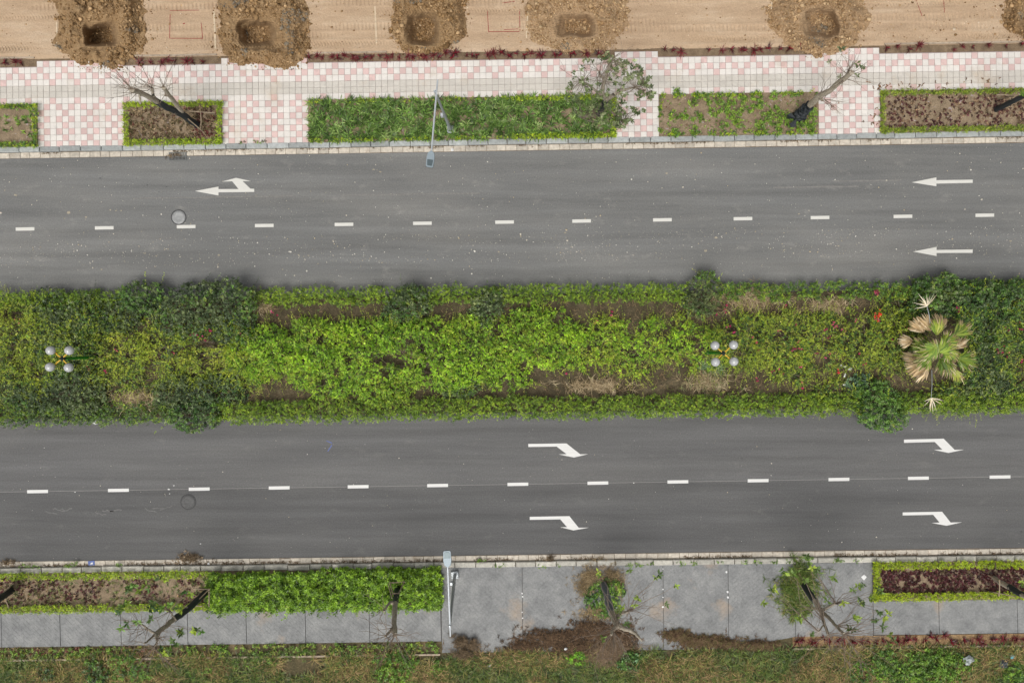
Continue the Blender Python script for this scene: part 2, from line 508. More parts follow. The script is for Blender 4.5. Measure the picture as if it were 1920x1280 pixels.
P_RED = [(74, 34, 34, 3), (96, 36, 40, 2), (54, 30, 28, 2)]
P_DKRED = [(82, 46, 46, 3), (96, 54, 56, 2), (64, 41, 38, 2), (88, 74, 54, 1.5)]
P_STRAW = [(154, 136, 106, 3), (176, 160, 130, 2), (122, 106, 80, 2), (98, 86, 62, 1)]
P_BROWN = [(92, 78, 60, 3), (112, 96, 76, 2), (72, 61, 47, 2)]
P_GRASS = [(84, 104, 48, 3), (104, 122, 56, 2), (122, 120, 68, 2), (64, 82, 38, 2)]
P_WEED = [(104, 138, 52, 3), (128, 158, 62, 2), (80, 108, 42, 2)]
P_TREE = [(96, 110, 68, 3), (114, 126, 82, 2), (76, 90, 54, 2), (138, 146, 108, 1.2)]
P_YOUNG = [(124, 146, 54, 3), (98, 122, 54, 3), (150, 168, 62, 1), (76, 98, 50, 3)]

# ------------------------------------------------------------------ lines of the place, read off the photo
T_TOP = line(127.5, 97.0)            # upper edge of the tiled pavement
KERB_U0, KERB_U1 = line(277, 245.5), line(286.5, 256)
GUT_U0, GUT_U1 = line(288, 257), line(298, 268)
DASH_U = line(430, 402.5)
MED_0, MED_1 = line(555, 532), line(795, 771)
DASH_L = line(922, 893)
GUT_L0, GUT_L1 = line(1052.5, 1026.5), line(1062, 1037.5)
KERB_L0, KERB_L1 = line(1063.5, 1039), line(1073.5, 1049.5)
PAVE_B = line(1213, 1186)            # lower edge of the grey pavement
X0, X1 = -260, 2180                  # the strips run on past the frame

def sheet(name, f0, f1, z, mat, nx=48, ny=2, x0=X0, x1=X1, amp=0.0, sc=0.05, kind='structure', parent=None, seed=0):
    xs = np.linspace(x0, x1, nx); ts = np.linspace(0, 1, ny)
    X, Tt = np.meshgrid(xs, ts); Y = f0(X) + (f1(X) - f0(X)) * Tt
    Z = np.full(X.shape, z) + (amp * (fbm(X * sc, Y * sc, seed) - 0.5) if amp else 0)
    V = WV(X, Y, Z).reshape(-1, 3)
    i = (np.arange(ny - 1)[:, None] * nx + np.arange(nx - 1)[None]).ravel()
    F = np.stack([i, i + nx, i + nx + 1, i + 1], -1)
    o = mesh_np(name, V, F, mat, parent=parent, smooth=amp > 0)
    if parent is None: tag(o, kind=kind)
    return o

# ------------------------------------------------------------------ ground far around
mb = MB()
for x0, x1, y0, y1 in ((-900, 900, 20.5, 900), (-900, 900, -900, -21), (-900, -31.3, -21, 20.5), (31.3, 900, -21, 20.5)):
    mb.add([(x0, y0, 0.1), (x1, y0, 0.1), (x1, y1, 0.1), (x0, y1, 0.1)], [(0, 1, 2, 3)])
tag(mb.build('ground', 'verge_soil'), 'dry earth and weeds stretching away around the roads', kind='structure')

# ------------------------------------------------------------------ roads
road_u = sheet('road', GUT_U1, lambda x: MED_0(x) + 7, 0.0, 'asphalt_upper')
tag(road_u, 'grey asphalt road above the planted median, spattered with pale mud')
LM = lambda x: DASH_L(x) + 0.6
road_l = sheet('road', lambda x: MED_1(x) - 7, LM, 0.0, 'asphalt_lower')
tag(road_l, 'dark grey asphalt road below the planted median')
sheet('asphalt_lane', LM, GUT_L0, 0.0, 'asphalt_lower_kerbside', parent=road_l)
sheet('seam_line', lambda x: DASH_L(x) - 0.25, lambda x: DASH_L(x) + 0.35, 0.004, 'seam_paint', parent=road_l, nx=160)

def flat(name, poly, z, mat, parent, h=0.004):
    mb = MB(); pts = [W(x, y, z)[:2] for x, y in poly]
    if sum(a[0] * b[1] - b[0] * a[1] for a, b in zip(pts, pts[1:] + pts[:1])) < 0: pts.reverse()
    mb.prism(pts, z - 0.003, z + h, 0)
    return mb.build(name, mat, parent)

def dash(cx, f, L, w, mat, parent):
    sl = (f(1920) - f(0)) / 1920
    y = float(f(cx))
    flat('lane_dash', [(cx - L / 2, y - w / 2 - sl * L / 2), (cx + L / 2, y - w / 2 + sl * L / 2), (cx + L / 2, y + w / 2 + sl * L / 2), (cx - L / 2, y + w / 2 - sl * L / 2)], 0.006, mat, parent)
for cx in (47, 195.5, 349, 495.5, 645, 792, 946, 1090.5, 1242, 1393, 1537.5, 1693, 1846.5):
    dash(cx, DASH_U, 35, 6.2, 'road_paint_old', road_u)
for cx in (70.5, 222, 373.5, 523.5, 671.5, 820.5, 971, 1121, 1271, 1421.5, 1573, 1722, 1875):
    dash(cx, DASH_L, 39, 6.0, 'road_paint', road_l)
def arrow(poly, mat, parent, label):
    o = flat('lane_arrow', poly, 0.006, mat, parent); o['label'] = label
def crop(x0, y0, k, pts): return [(x0 + a / k, y0 + b / k) for a, b in pts]
arrow(crop(0, 280, 3, [(1097, 235), (1229, 210), (1229, 224), (1342, 224), (1306, 180), (1249, 182), (1328, 161), (1411, 179), (1364, 179), (1409, 222), (1430, 222), (1430, 240), (1229, 242), (1229, 260)]),
      'road_paint_old', road_u, 'white arrow pointing straight on with a turn branch')
arrow(crop(1280, 280, 3, [(1289, 186), (1427, 158), (1427, 174), (1631, 171), (1631, 189), (1427, 193), (1427, 208)]), 'road_paint_old', road_u, 'white straight arrow in the kerbside lane')
arrow(crop(1280, 280, 3, [(1296, 575), (1428, 549), (1428, 566), (1631, 563), (1631, 582), (1428, 583), (1428, 600)]), 'road_paint_old', road_u, 'white straight arrow in the lane next to the median')
arrow(crop(960, 790, 4, [(122, 167), (408, 163), (512, 245), (571, 243), (464, 269), (351, 245), (410, 244), (335, 187), (122, 190)]), 'road_paint', road_l, 'white right-turn arrow by the median, left pair')
arrow(crop(960, 790, 4, [(133, 713), (430, 708), (500, 795), (576, 794), (461, 815), (362, 790), (413, 791), (362, 732), (133, 736)]), 'road_paint', road_l, 'white right-turn arrow in the kerbside lane, left pair')
arrow(crop(1640, 790, 5.818, [(320, 196), (752, 186), (872, 307), (976, 305), (805, 341), (645, 307), (738, 305), (655, 222), (320, 231)]), 'road_paint', road_l, 'white right-turn arrow by the median, right pair')
arrow(crop(1640, 790, 5.818, [(305, 989), (735, 981), (828, 1099), (952, 1096), (783, 1134), (622, 1103), (708, 1100), (638, 1015), (305, 1022)]), 'road_paint', road_l, 'white right-turn arrow in the kerbside lane, right pair')

def manhole(px, py, r, lid, rim, label):
    c = W(px, py, 0)
    t = thing('manhole', c, label, 'manhole')
    m = MB(); m.lathe(c, [(r * 1.13, 0.001), (r * 1.12, 0.012), (r * 1.0, 0.014), (r * 0.985, 0.004)], 32); m.build('frame', rim, t)
    m = MB(); m.lathe(c, [(r * 0.98, 0.003), (r * 0.97, 0.013), (r * 0.6, 0.016), (r * 0.57, 0.011), (r * 0.2, 0.012), (0.002, 0.016)], 32)
    lo = m.build('lid', lid, t)
    m = MB()
    for k in range(6):
        a = k * math.pi / 3 + 0.3
        m.box((c[0] + math.cos(a) * r * 0.76, c[1] + math.sin(a) * r * 0.76, 0.016), (r * 0.22, 0.03, 0.008), a)
    tag(m.build('lid_lugs', lid, lo), kind='stuff')
manhole(335, 407.5, 0.335, 'iron_light', 'iron_dark', 'pale round manhole cover beside the lane dashes of the upper road')
manhole(353, 940.5, 0.345, 'asphalt_lower_kerbside', 'iron_dark', 'dark round manhole cover below the lane dashes of the lower road')

# ------------------------------------------------------------------ kerbs and gutters, stone by stone
BOX_CACHE = {}
def stone_run(parent_name, label, name, f0, f1, z0, z1, cuts, mat, bev, gap, jit, tilt=0.0):
    par = bpy.data.objects.new(parent_name, None); C.objects.link(par)
    tag(par, label, kind='structure')
    variants = []
    for k in range(3):
        mb = MB(); mb.box((0, 0, 0), (1, 1, 1), 0, 0, 0.001)
    for a, b in zip(cuts[:-1], cuts[1:]):
        xm = (a + b) / 2
        y0, y1 = float(f0(xm)), float(f1(xm)); ym = (y0 + y1) / 2
        c = W(xm, ym, (z0 + z1) / 2)
        sl = -(float(f0(b)) - float(f0(a))) / (b - a)
        L = (b - a) * S - gap; D = (y1 - y0) * S; h = z1 - z0
        key = (parent_name, mat, round(L, 1), int(rng.integers(0, 3)))
        if key not in BOX_CACHE:
            mb = MB(); mb.box((0, 0, 0), (round(L, 1), D, h), 0, 0, bev)
            me = bpy.data.meshes.new(name); v = np.array(mb.v)
            v[8:] += rng.normal(0, bev * 0.25, (4, 3)) * [1, 1, 0.3]
            me.from_pydata(v.tolist(), [], mb.f); me.materials.append(MATS[mat]); BOX_CACHE[key] = me
        o = bpy.data.objects.new(name, BOX_CACHE[key]); C.objects.link(o)
        o.location = (c[0], c[1] + rng.normal(0, jit), c[2] + rng.normal(0, jit * 0.5))
        o.rotation_euler = (tilt, rng.normal(0, 0.003), math.atan(sl) + rng.normal(0, 0.004))
        o.scale = (L / round(L, 1), 1, 1)
        o.parent = par
    return par
def cuts(step, x0=-120, x1=2040, j=0.06, off=0):
    c = [x0 + off]
    while c[-1] < x1: c.append(c[-1] + step * (1 + rng.normal(0, j)))
    return c
stone_run('kerb', 'grey stone kerb along the checkered pavement', 'kerb_stone', KERB_U0, KERB_U1, -0.1, 0.165, cuts(38.5), 'kerb_granite', 0.025, 0.028, 0.007)
stone_run('gutter', 'pale concrete gutter slabs along the upper road', 'gutter_slab', GUT_U0, GUT_U1, -0.12, 0.018, [c for c in cuts(19.5)], 'gutter_concrete', 0.010, 0.016, 0.004)
stone_run('kerb', 'weathered stone kerb along the grey stamped pavement', 'kerb_stone', KERB_L0, KERB_L1, -0.1, 0.165, cuts(38.0, off=9), 'kerb_concrete', 0.03, 0.030, 0.010)
stone_run('gutter', 'pale concrete gutter slabs along the lower road', 'gutter_slab', GUT_L0, GUT_L1, -0.12, 0.018, cuts(19.5, off=5), 'gutter_concrete', 0.010, 0.016, 0.004)
for nm, f0, f1, z in (('gutter_bed', lambda x: KERB_U0(x) - 3, lambda x: GUT_U1(x) + 0.5, -0.012), ('gutter_bed', lambda x: GUT_L0(x) - 0.5, lambda x: KERB_L1(x) + 3, -0.012)):
    sheet(nm, f0, f1, z, 'planting_soil')
for f0, f1 in ((lambda x: MED_0(x) + 5, lambda x: MED_0(x) + 11), (lambda x: MED_1(x) - 11, lambda x: MED_1(x) - 5)):
    mb = MB(); n = 20
    for i in range(n):
        a, b = X0 + (X1 - X0) * i / n, X0 + (X1 - X0) * (i + 1) / n
        mb.prism([W(a, f1(a))[:2], W(b, f1(b))[:2], W(b, f0(b))[:2], W(a, f0(a))[:2]], -0.1, 0.07)
    tag(mb.build('median_kerb', 'joint_dark'), kind='structure')

# drain grate in the upper gutter
gc = W(333.5, 293.5, 0.02)
gt = thing('drain_grate', gc, 'slotted iron drain grate set in the upper gutter', 'drain')
m = MB(); m.box((gc[0], gc[1], 0.006), (0.84, 0.40, 0.02), 0.015); m.build('sump', 'pit_dark', gt)
m = MB()
for sy in (-1, 0, 1): m.box((gc[0], gc[1] + sy * 0.19, 0.03), (0.86, 0.03, 0.03), 0.015)
for sx in (-1, 1): m.box((gc[0] + sx * 0.415, gc[1], 0.029), (0.03, 0.36, 0.028), 0.015)
tag(m.build('grate_frame', 'iron_grey', gt), kind='stuff')
for r_ in (-1, 1):
    m = MB()
    for k in range(12): m.box((gc[0] - 0.37 + k * 0.0672, gc[1] + r_ * 0.095, 0.027), (0.030, 0.16, 0.022), 0.015)
    tag(m.build('grate_bars', 'iron_grey', gt), kind='stuff')

# ------------------------------------------------------------------ tiled pavement above
PT = 11.53
SL = (97.0 - 127.5) / 1920
def tile_px(k, r):                       # centre of the tile in column k, row r
    u = (k + 0.0) * PT; v = (r + 0.5) * PT
    x = 74.8 + u - 0 + v * 0.0159
    y = 126.3 + (x - 74.8) * SL + v
    return x, y
GAPS = [(0, 13, 0), (30, 43, 2), (94, 100, 2), (127, 136, 0)]
BEDS = [(-25, -1), (14, 29), (44, 93), (101, 126), (137, 168)]
pav = sheet('pavement', lambda x: T_TOP(x) - 1, lambda x: KERB_U0(x) + 0.5, 0.118, 'mortar')
tag(pav, 'pink and white checkered tile pavement with a grey ribbed strip')
mb = MB()
for a, b, _ in GAPS:
    p = [tile_px(a - .5, -1.5), tile_px(b + .5, -1.5), tile_px(b + .5, -0.4), tile_px(a - .5, -0.4)]
    mb.add([W(*q, 0.121) for q in reversed(p)], [(0, 1, 2, 3)])
mb.build('mortar_pad', 'mortar', pav)

def tile_mesh(name, mat, ridged):
    mb = MB(); e = PT * S - 0.013
    if not ridged: mb.box((0, 0, 0.135), (e, e, 0.03), 0, 0, 0.004)
    else:
        mb.box((0, 0, 0.131), (e, e, 0.022), 0, 0, 0.003)
        for j in range(4): mb.box((0, -e / 2 + e * (j + .5) / 4, 0.1455), (e * 0.94, e * 0.13, 0.016), 0, 0, 0.003)
    me = bpy.data.meshes.new(name); me.from_pydata(mb.v, [], mb.f); me.materials.append(MATS[mat])
    return me, mb
TM = {'w': tile_mesh('paving_tile', 'tile_white', False), 'p': tile_mesh('paving_tile', 'tile_pink', False), 'g': tile_mesh('tactile_tile', 'tile_grey', True)}
tiles = []
def kind_at(k, r, ph):
    if r in (3, 4): return 'g'
    if r in (-1, 1) or (r >= 6 and r % 2 == 0): return 'p' if (k % 2) else 'w'
    off = {0: 0, 2: 2, 5: 2}.get(r, ph)
    return 'p' if (k - off) % 4 == 0 else 'w'
for r in range(0, 6):
    for k in range(-24, 178): tiles.append((k, r, kind_at(k, r, 0)))
for a, b, ph in GAPS:
    for k in range(a, b + 1):
        for r in [-1] + list(range(6, 13)): tiles.append((k, r, kind_at(k, r, ph)))
def place_rank(t):
    x, y = tile_px(t[0], t[1])
    vis = -5 <= x <= 1925
    return (0 if vis else 1, 0 if t[1] >= 6 else 1, abs(x - 860))
flatt = sorted([t for t in tiles if t[2] != 'g'], key=place_rank); ribb = sorted([t for t in tiles if t[2] == 'g'], key=place_rank)
rest = []
ANG = math.atan(-SL)
for lst in (flatt, ribb):
    for i, (k, r, kd) in enumerate(lst):
        x, y = tile_px(k, r); c = W(x, y, 0.15)
        if i < 300:
            o = bpy.data.objects.new('tactile_tile' if kd == 'g' else 'paving_tile', TM[kd][0]); C.objects.link(o)
            o.location = (c[0], c[1], rng.normal(0, 0.0012)); o.rotation_euler = (rng.normal(0, .003), rng.normal(0, .003), ANG + rng.normal(0, .004)); o.parent = pav
        else: rest.append((c, kd))
mb = MB()
ca, sa = math.cos(ANG), math.sin(ANG)
for c, kd in rest:
    src = TM[kd][1]; dz = rng.normal(0, 0.0012)
    mb.add([(c[0] + x * ca - y * sa, c[1] + x * sa + y * ca, z + dz) for x, y, z in src.v], src.f, {'w': 0, 'p': 1, 'g': 2}[kd])
tag(mb.build('paving_tiles', ['tile_white', 'tile_pink', 'tile_grey'], pav), kind='stuff')

# planting beds between the tiled crossings
def bed_lines(): return (lambda x: T_TOP(x) + 6 * PT - 0.5), (lambda x: KERB_U0(x) + 0.2)
BT, BB = bed_lines()
bed_x = []
for i, (a, b) in enumerate(BEDS):
    xa = tile_px(a - .5, 9)[0]; xb = tile_px(b + .5, 9)[0]
    bed_x.append((xa, xb))
    sheet('bed_soil', BT, BB, 0.135 if i else 0.134, 'bed_soil', nx=max(8, int((xb - xa) / 4)), ny=26, x0=xa, x1=xb, amp=0.07, sc=0.2, seed=i)

# strip of planting soil and concrete edging above the tiles
sheet('planting_strip', lambda x: T_TOP(x) - 17, lambda x: T_TOP(x) - 0.3, 0.105, 'planting_soil', nx=700, ny=7, amp=0.03, sc=0.2)

# ------------------------------------------------------------------ cleared earth above with tracks and pits
HOLES = [  # centre x,y  half w,h  heap extents x0,x1,y0,y1  depth
    (190, 64, 32, 24, 98, 276, -60, 130, 1.45), (486, 62, 36, 27, 402, 586, -50, 126, 1.2), (792, 56, 30, 32, 732, 882, -60, 98, 1.15),
    (1080, 46, 38, 25, 984, 1174, -60, 103, 1.0), (1542, 44, 32, 28, 1440, 1626, -34, 104, 1.0), (1965, 20, 30, 26, 1880, 2050, -50, 74, 1.1)]
def base_earth(X, Y):
    z = 0.16 + 0.07 * (fbm(X * 0.012, Y * 0.03, 3) - 0.5) + 0.018 * (fbm(X * 0.12, Y * 0.3, 5, 4) - 0.5)
    yt = Y - X * SL
    for yc, w, per, amp, ph in ((36, 6.5, 5.6, 0.040, 0), (94, 7.0, 5.8, 0.042, 1.1), (16, 6, 7.5, 0.026, 2.0), (60, 6, 7.0, 0.022, 2.7), (76, 6, 7.2, 0.026, .4), (-14, 7, 5.7, 0.02, .4), (-40, 7, 5.7, 0.02, .4)):
        wob = yc + 3.0 * (vnoise(X * 0.006, X * 0 + yc, 9) - 0.5) * 2
        d = (yt - wob) / w
        band = np.exp(-d ** 4)
        fade = smooth(0.30, 0.6, vnoise(X * 0.009, X * 0 + yc * 3.1, 21))
        chev = np.sin((X + np.abs(yt - wob) * (0.9 if per < 6 else 0.05)) * 2 * np.pi / per + ph)
        z = z + band * fade * amp * chev - band * 0.012
        rut = np.exp(-((np.abs(d) - 1.15) / 0.18) ** 2); z = z + rut * fade * 0.03
    return z
def heap_fn(hi):
    hx, hy, hw, hh, x0, x1, y0, y1, dp = HOLES[hi]; cx, cy = (x0 + x1) / 2, (y0 + y1) / 2
    def heap_z(X, Y):
        th = np.arctan2(Y - cy, X - cx); pw = (2.2, 2.6, 3.2, 2.4, 2.0, 2.4)[hi]
        rr = (np.abs((X - cx) / ((x1 - x0) / 2)) ** pw + np.abs((Y - cy) / ((y1 - y0) / 2)) ** pw) ** (1 / pw)
        rr = rr / (0.80 + 0.34 * fbm(np.cos(th) * 1.9 + 7 + hi, np.sin(th) * 1.9 + 3, hi, 3) + 0.2 * (fbm(X * 0.09, Y * 0.09, hi + 4, 3) - .5))
        e = smooth(1.0, 0.55 + 0.1 * (hi % 3), rr) ** 1.2
        lump = fbm(X * 0.03, Y * 0.03, hi + 30, 3); rough = fbm(X * 0.16, Y * 0.16, hi + 50, 3) - 0.5
        ring = e * (0.05 + (0.75, 0.6, 0.8, 0.5, 0.55, 0.7)[hi] * lump) + e * rough * 0.34 + e * 0.10 * (fbm(X * .4, Y * .4, hi + 70, 2) - .5)
        wob = 0.42 * (fbm(X * 0.04, Y * 0.04, hi + 60, 3) - 0.5)
        # machine-cut pit: steep lower and right sides, long upper wall, ramp to the left
        u_ = (X - hx - .15 * hw) / np.where(X > hx + .15 * hw, hw * .85, hw * 1.35); v_ = (Y - hy - .3 * hh) / np.where(Y > hy + .3 * hh, hh * .7, hh * 1.35)
        p = (np.abs(u_) ** 4 + np.abs(v_) ** 4) ** 0.25 + wob
        pit = dp * smooth(1.0, 0.42, p); rim = smooth(1.75, 1.0, p)
        z = ring * (1 - 0.75 * rim) + 0.02
        scr = 0.035 * np.sin((Y + 4 * vnoise(X * .1, Y * 0.1, 5)) * 1.5) * smooth(1.1, .95, p) * smooth(.45, .7, p)
        z = z - pit + scr + 0.09 * rough * smooth(1.0, 0.6, p)
        zg = np.where(Y > T_TOP(X) - 15, 0.15, base_earth(X, Y))
        return zg + z - 0.06 * smooth(0.98, 1.05, rr), rr, p
    return heap_z
HEAP = [heap_fn(k) for k in range(len(HOLES))]
gx = np.arange(-250, 2175, 1.35); gy_t = np.linspace(0, 1, 104)
GX, GT = np.meshgrid(gx, gy_t)
GY = -150 + (T_TOP(GX) - 15.5 + 150) * GT
GZ = base_earth(GX, GY)
for k, hz in enumerate(HEAP):
    ii = (gx > HOLES[k][4] - 25) & (gx < HOLES[k][5] + 25)
    z, rr, p = hz(GX[:, ii], GY[:, ii])
    GZ[:, ii] = np.where(rr < 0.99, np.minimum(GZ[:, ii], z - 0.10 * smooth(0.99, 0.93, rr)), GZ[:, ii])
GZ -= 0.05 * smooth(0.97, 1.0, GT)
nx_, ny_ = len(gx), len(gy_t)
i = (np.arange(ny_ - 1)[:, None] * nx_ + np.arange(nx_ - 1)[None]).ravel()
earth = mesh_np('cleared_earth', WV(GX, GY, GZ).reshape(-1, 3), np.stack([i, i + nx_, i + nx_ + 1, i + 1], -1), 'dry_clay', smooth=True)
tag(earth, 'bare tan earth with machine tracks above the pavement', kind='structure')

ICO_V = []
ph_ = (1 + 5 ** .5) / 2
for a in (-1, 1):
    for b in (-ph_, ph_): ICO_V += [(a, b, 0), (0, a, b), (b, 0, a)]
ICO_V = np.array(ICO_V, float); ICO_V /= np.linalg.norm(ICO_V[0])
from itertools import combinations
_d = np.linalg.norm(ICO_V[:, None] - ICO_V[None], axis=-1)
_e = _d[_d > 1e-6].min() * 1.05
ICO_F = []
for a, b, c in combinations(range(12), 3):
    if _d[a, b] < _e and _d[b, c] < _e and _d[a, c] < _e:
        nrm = np.cross(ICO_V[b] - ICO_V[a], ICO_V[c] - ICO_V[a])
        ICO_F.append((a, b, c) if nrm @ ICO_V[a] > 0 else (a, c, b))
ICO_F = np.array(ICO_F)
def clods(name, P, R, pal, parent=None, flat_=0.75, mat='clod', jit=0.12):
    n = len(P)
    V = ICO_V[None] * (1 + rng.normal(0, 0.17, (n, 12, 1))) * np.asarray(R)[:, None, None]
    V = V * rng.uniform(0.7, 1.3, (n, 1, 3)) * [1, 1, flat_]
    a = rng.uniform(0, 6.28, n); ca, sa = np.cos(a)[:, None], np.sin(a)[:, None]
    V = np.stack([V[..., 0] * ca - V[..., 1] * sa, V[..., 0] * sa + V[..., 1] * ca, V[..., 2]], -1) + P[:, None]
    F = (ICO_F[None] + np.arange(n)[:, None, None] * 12).reshape(-1, 3)
    return mesh_np(name, V.reshape(-1, 3), F, mat, np.repeat(pick(pal, n, jit) / LEAFB * 1.15, 20, 0), parent)

HEAP_LABEL = ['loose soil ringing a dug pit, leftmost of the heaps', 'loose soil with grey patches ringing the second pit from the left',
              'smaller soil heap round the pit above the street lamp', 'wide gravelly soil heap round the pit above the leafy tree',
              'soil heap round the smooth-walled pit above the leaning bare tree', 'soil heap cut off by the right edge']
P_CLOD = [(160, 130, 92, 3), (136, 107, 72, 3), (184, 154, 116, 2), (114, 88, 58, 1)]
P_CLODP = [(180, 150, 112, 3), (158, 128, 92, 3), (200, 172, 134, 2), (136, 108, 76, 1)]
P_CLODG = [(136, 126, 110, 3), (118, 110, 98, 2), (156, 132, 102, 2)]
for hi, (hx, hy, hw, hh, x0, x1, y0, y1, dp) in enumerate(HOLES):
    heap_z = HEAP[hi]
    xs = np.arange(x0 - 14, x1 + 14, 1.35); ys = np.arange(y0 - 10, y1 + 12, 1.35)
    X, Y = np.meshgrid(xs, ys); Z, RR, PP = heap_z(X, Y)
    Vw = WV(X, Y, Z).reshape(-1, 3); nx2 = len(xs)
    i = (np.arange(len(ys) - 1)[:, None] * nx2 + np.arange(nx2 - 1)[None]).ravel()
    F = np.stack([i, i + nx2, i + nx2 + 1, i + 1], -1)
    F = F[(RR.ravel()[F] < 1.03).all(1)]
    ht = thing('soil_heap', W(hx, hy, 0.15), HEAP_LABEL[hi], 'soil heap')
    mesh_np('heap', Vw, F, 'heap_soil_pale' if hi in (3, 4) else 'heap_soil', parent=ht, smooth=True)
    n = 3600
    px = rng.uniform(x0 - 26, x1 + 26, n * 3); py = rng.uniform(max(y0, -30), y1 + 5, n * 3); z, rr, pp = heap_z(px, py)
    ok = (rr < 1.22) & (rng.uniform(0, 1, len(px)) < np.where(rr > 1, 0.55 * np.exp(-(rr - 1) * 16), 1)) & (py < T_TOP(px) + 14) & ((pp > 1.08) | (pp < 0.6)) & (rng.uniform(0, 1, len(px)) < np.where(pp < .6, 0.9, 1.3 * fbm(px * .045, py * .045, hi + 80, 2) - .15))
    px, py, z, pp = px[ok][:n], py[ok][:n], z[ok][:n], pp[ok][:n]
    R = 0.010 + rng.exponential(0.015, len(px)); R = np.minimum(R, 0.11); R[:12] = rng.uniform(0.07, 0.14, min(12, len(R)))
    z = np.where(rr[ok][:n] > 1, np.where(py > T_TOP(px) - 13, .15, base_earth(px, py)), z)
    grey = (vnoise(px * 0.035, py * 0.035, hi + 90) > (0.70 if hi == 1 else 0.90))
    P = WV(px, py, z + R * 0.4)
    for nm, msk, pal in (('soil_clods', ~grey, P_CLODP if hi in (3, 4) else P_CLOD), ('grey_rubble', grey, P_CLODG)):
        if msk.sum() > 3: tag(clods(nm, P[msk], R[msk], pal, ht), kind='stuff')
# loose crumbs over the cleared earth
px = rng.uniform(-40, 1960, 1500); py = rng.uniform(-30, 108, 1500)
px[:500] = rng.uniform(1600, 1930, 500)
ok = py < T_TOP(px) - 18
px, py = px[ok], py[ok]
tag(clods('earth_crumbs', WV(px, py, base_earth(px, py)), 0.010 + rng.exponential(0.011, len(px)), P_CLOD + [(214, 196, 170, 2)]), 'small crumbs of earth scattered over the bare ground', 'earth', kind='stuff')
# clay spilled on the tiles below the heaps
px = np.concatenate([rng.normal(185, 22, 90), rng.normal(500, 34, 160), rng.normal(1560, 22, 60), rng.normal(790, 12, 25)])
py = T_TOP(px) + np.abs(rng.normal(0, 4.5, len(px))) + np.where(px < 300, 1, -6)
tag(clods('spilled_clay', WV(px, py, 0.153), 0.006 + rng.exponential(0.009, len(px)), P_CLOD), 'crumbs of clay spilled from the heaps onto the tiles', 'earth', kind='stuff')

# red setting-out squares and pale setting-out strips on the bare earth
def earth_strip(name, pts, w, mat, h=0.012, parent=earth):
    mb = MB()
    for (xa, ya), (xb, yb) in zip(pts[:-1], pts[1:]):
        n = max(2, int(math.hypot(xb - xa, yb - ya) / 3))
        L = math.hypot(xb - xa, yb - ya); ox, oy = -(yb - ya) / L * w / 2, (xb - xa) / L * w / 2
        for k in range(n):
            q = []
            for t in (k / n, (k + 1) / n):
                x, y = xa + (xb - xa) * t, ya + (yb - ya) * t
                z = float(base_earth(np.array(x), np.array(y))) + h
                q.append((W(x - ox, y - oy, z), W(x + ox, y + oy, z)))
            mb.add([q[0][0], q[1][0], q[1][1], q[0][1]], [(0, 1, 2, 3)])
    return mb.build(name, mat, parent)
earth_strip('red_line', [(318, 20), (373, 19.5)], 1.0, 'red_marker')
earth_strip('red_line', [(319, 27), (318, 72), (380, 72.5)], 1.1, 'red_marker')
earth_strip('red_line', [(380, 72), (377, 43)], 1.0, 'red_marker')
earth_strip('red_line', [(343, 45), (347, 44)], 2.0, 'red_marker')
earth_strip('red_line', [(914, 20), (916, 60), (974, 59.5)], 1.2, 'red_marker')
earth_strip('red_line', [(975, 58), (974, 18)], 1.1, 'red_marker')
earth_strip('red_line', [(945, 56), (972, 54.5)], 1.0, 'red_marker')
earth_strip('red_line', [(942, 6), (965, 3)], 1.2, 'red_marker')
earth_strip('red_line', [(1716, -4), (1729, 31)], 1.0, 'red_marker')
earth_strip('red_line', [(1769, -4), (1771, 24)], 1.0, 'red_marker')
for pts, w in (([(401, 22), (404, 92)], 3.2), ([(703, 12), (706, 82)], 2.8), ([(990, 15), (987, 72)], 2.2), ([(106, 42), (107, 85)], 2.4), ([(1448, 0), (1443, 40)], 2.4)):
    earth_strip('chalk_line', pts, w, 'chalk', 0.02)
# concrete edging between bare earth and planting strip, where it shows
for a, b in ((-60, 68), (225, 412), (588, 742), (1655, 1980)):
    f0, f1 = (lambda x: T_TOP(x) - 17.5), (lambda x: T_TOP(x) - 14.6)
    par = None
    for xa, xb in zip(np.arange(a, b - 20, 46), np.arange(a + 46, b + 26, 46)):
        xb = min(xb, b); mb = MB()
        mb.prism([W(xa + .4, f1(xa))[:2], W(xb, f1(xb))[:2], W(xb, f0(xb))[:2], W(xa + .4, f0(xa))[:2]], 0.0, 0.19 + rng.normal(0, 0.008))
        mb.build('edging_block', 'edging_concrete', earth)

# ------------------------------------------------------------------ grey stamped pavement below
def clip_poly(poly, a, b):               # keep the part of poly left of a->b
    out = []
    for i in range(len(poly)):
        p, q = poly[i], poly[(i + 1) % len(poly)]
        sp = (b[0] - a[0]) * (p[1] - a[1]) - (b[1] - a[1]) * (p[0] - a[0])
        sq = (b[0] - a[0]) * (q[1] - a[1]) - (b[1] - a[1]) * (q[0] - a[0])
        if sp >= 0: out.append(p)
        if sp * sq < 0:
            t = sp / (sp - sq); out.append((p[0] + (q[0] - p[0]) * t, p[1] + (q[1] - p[1]) * t))
    return out
pave = sheet('pavement', lambda x: KERB_L1(x) - 1, lambda x: PAVE_B(x) + 0.6, 0.10, 'joint_dark')
tag(pave, 'grey stamped concrete pavement with dark joints below the lower road')
A_ = 0.18
BR = []
for y in range(-90, 90):
    for n in range(-50, 50):
        for r in ((y + 4 * n, y, 2, 1), (y + 4 * n + 3, y, 1, 2)):
            if abs(r[0]) < 170: BR.append(r)
BR = np.array(BR, float) * A_
r45 = math.sqrt(.5)
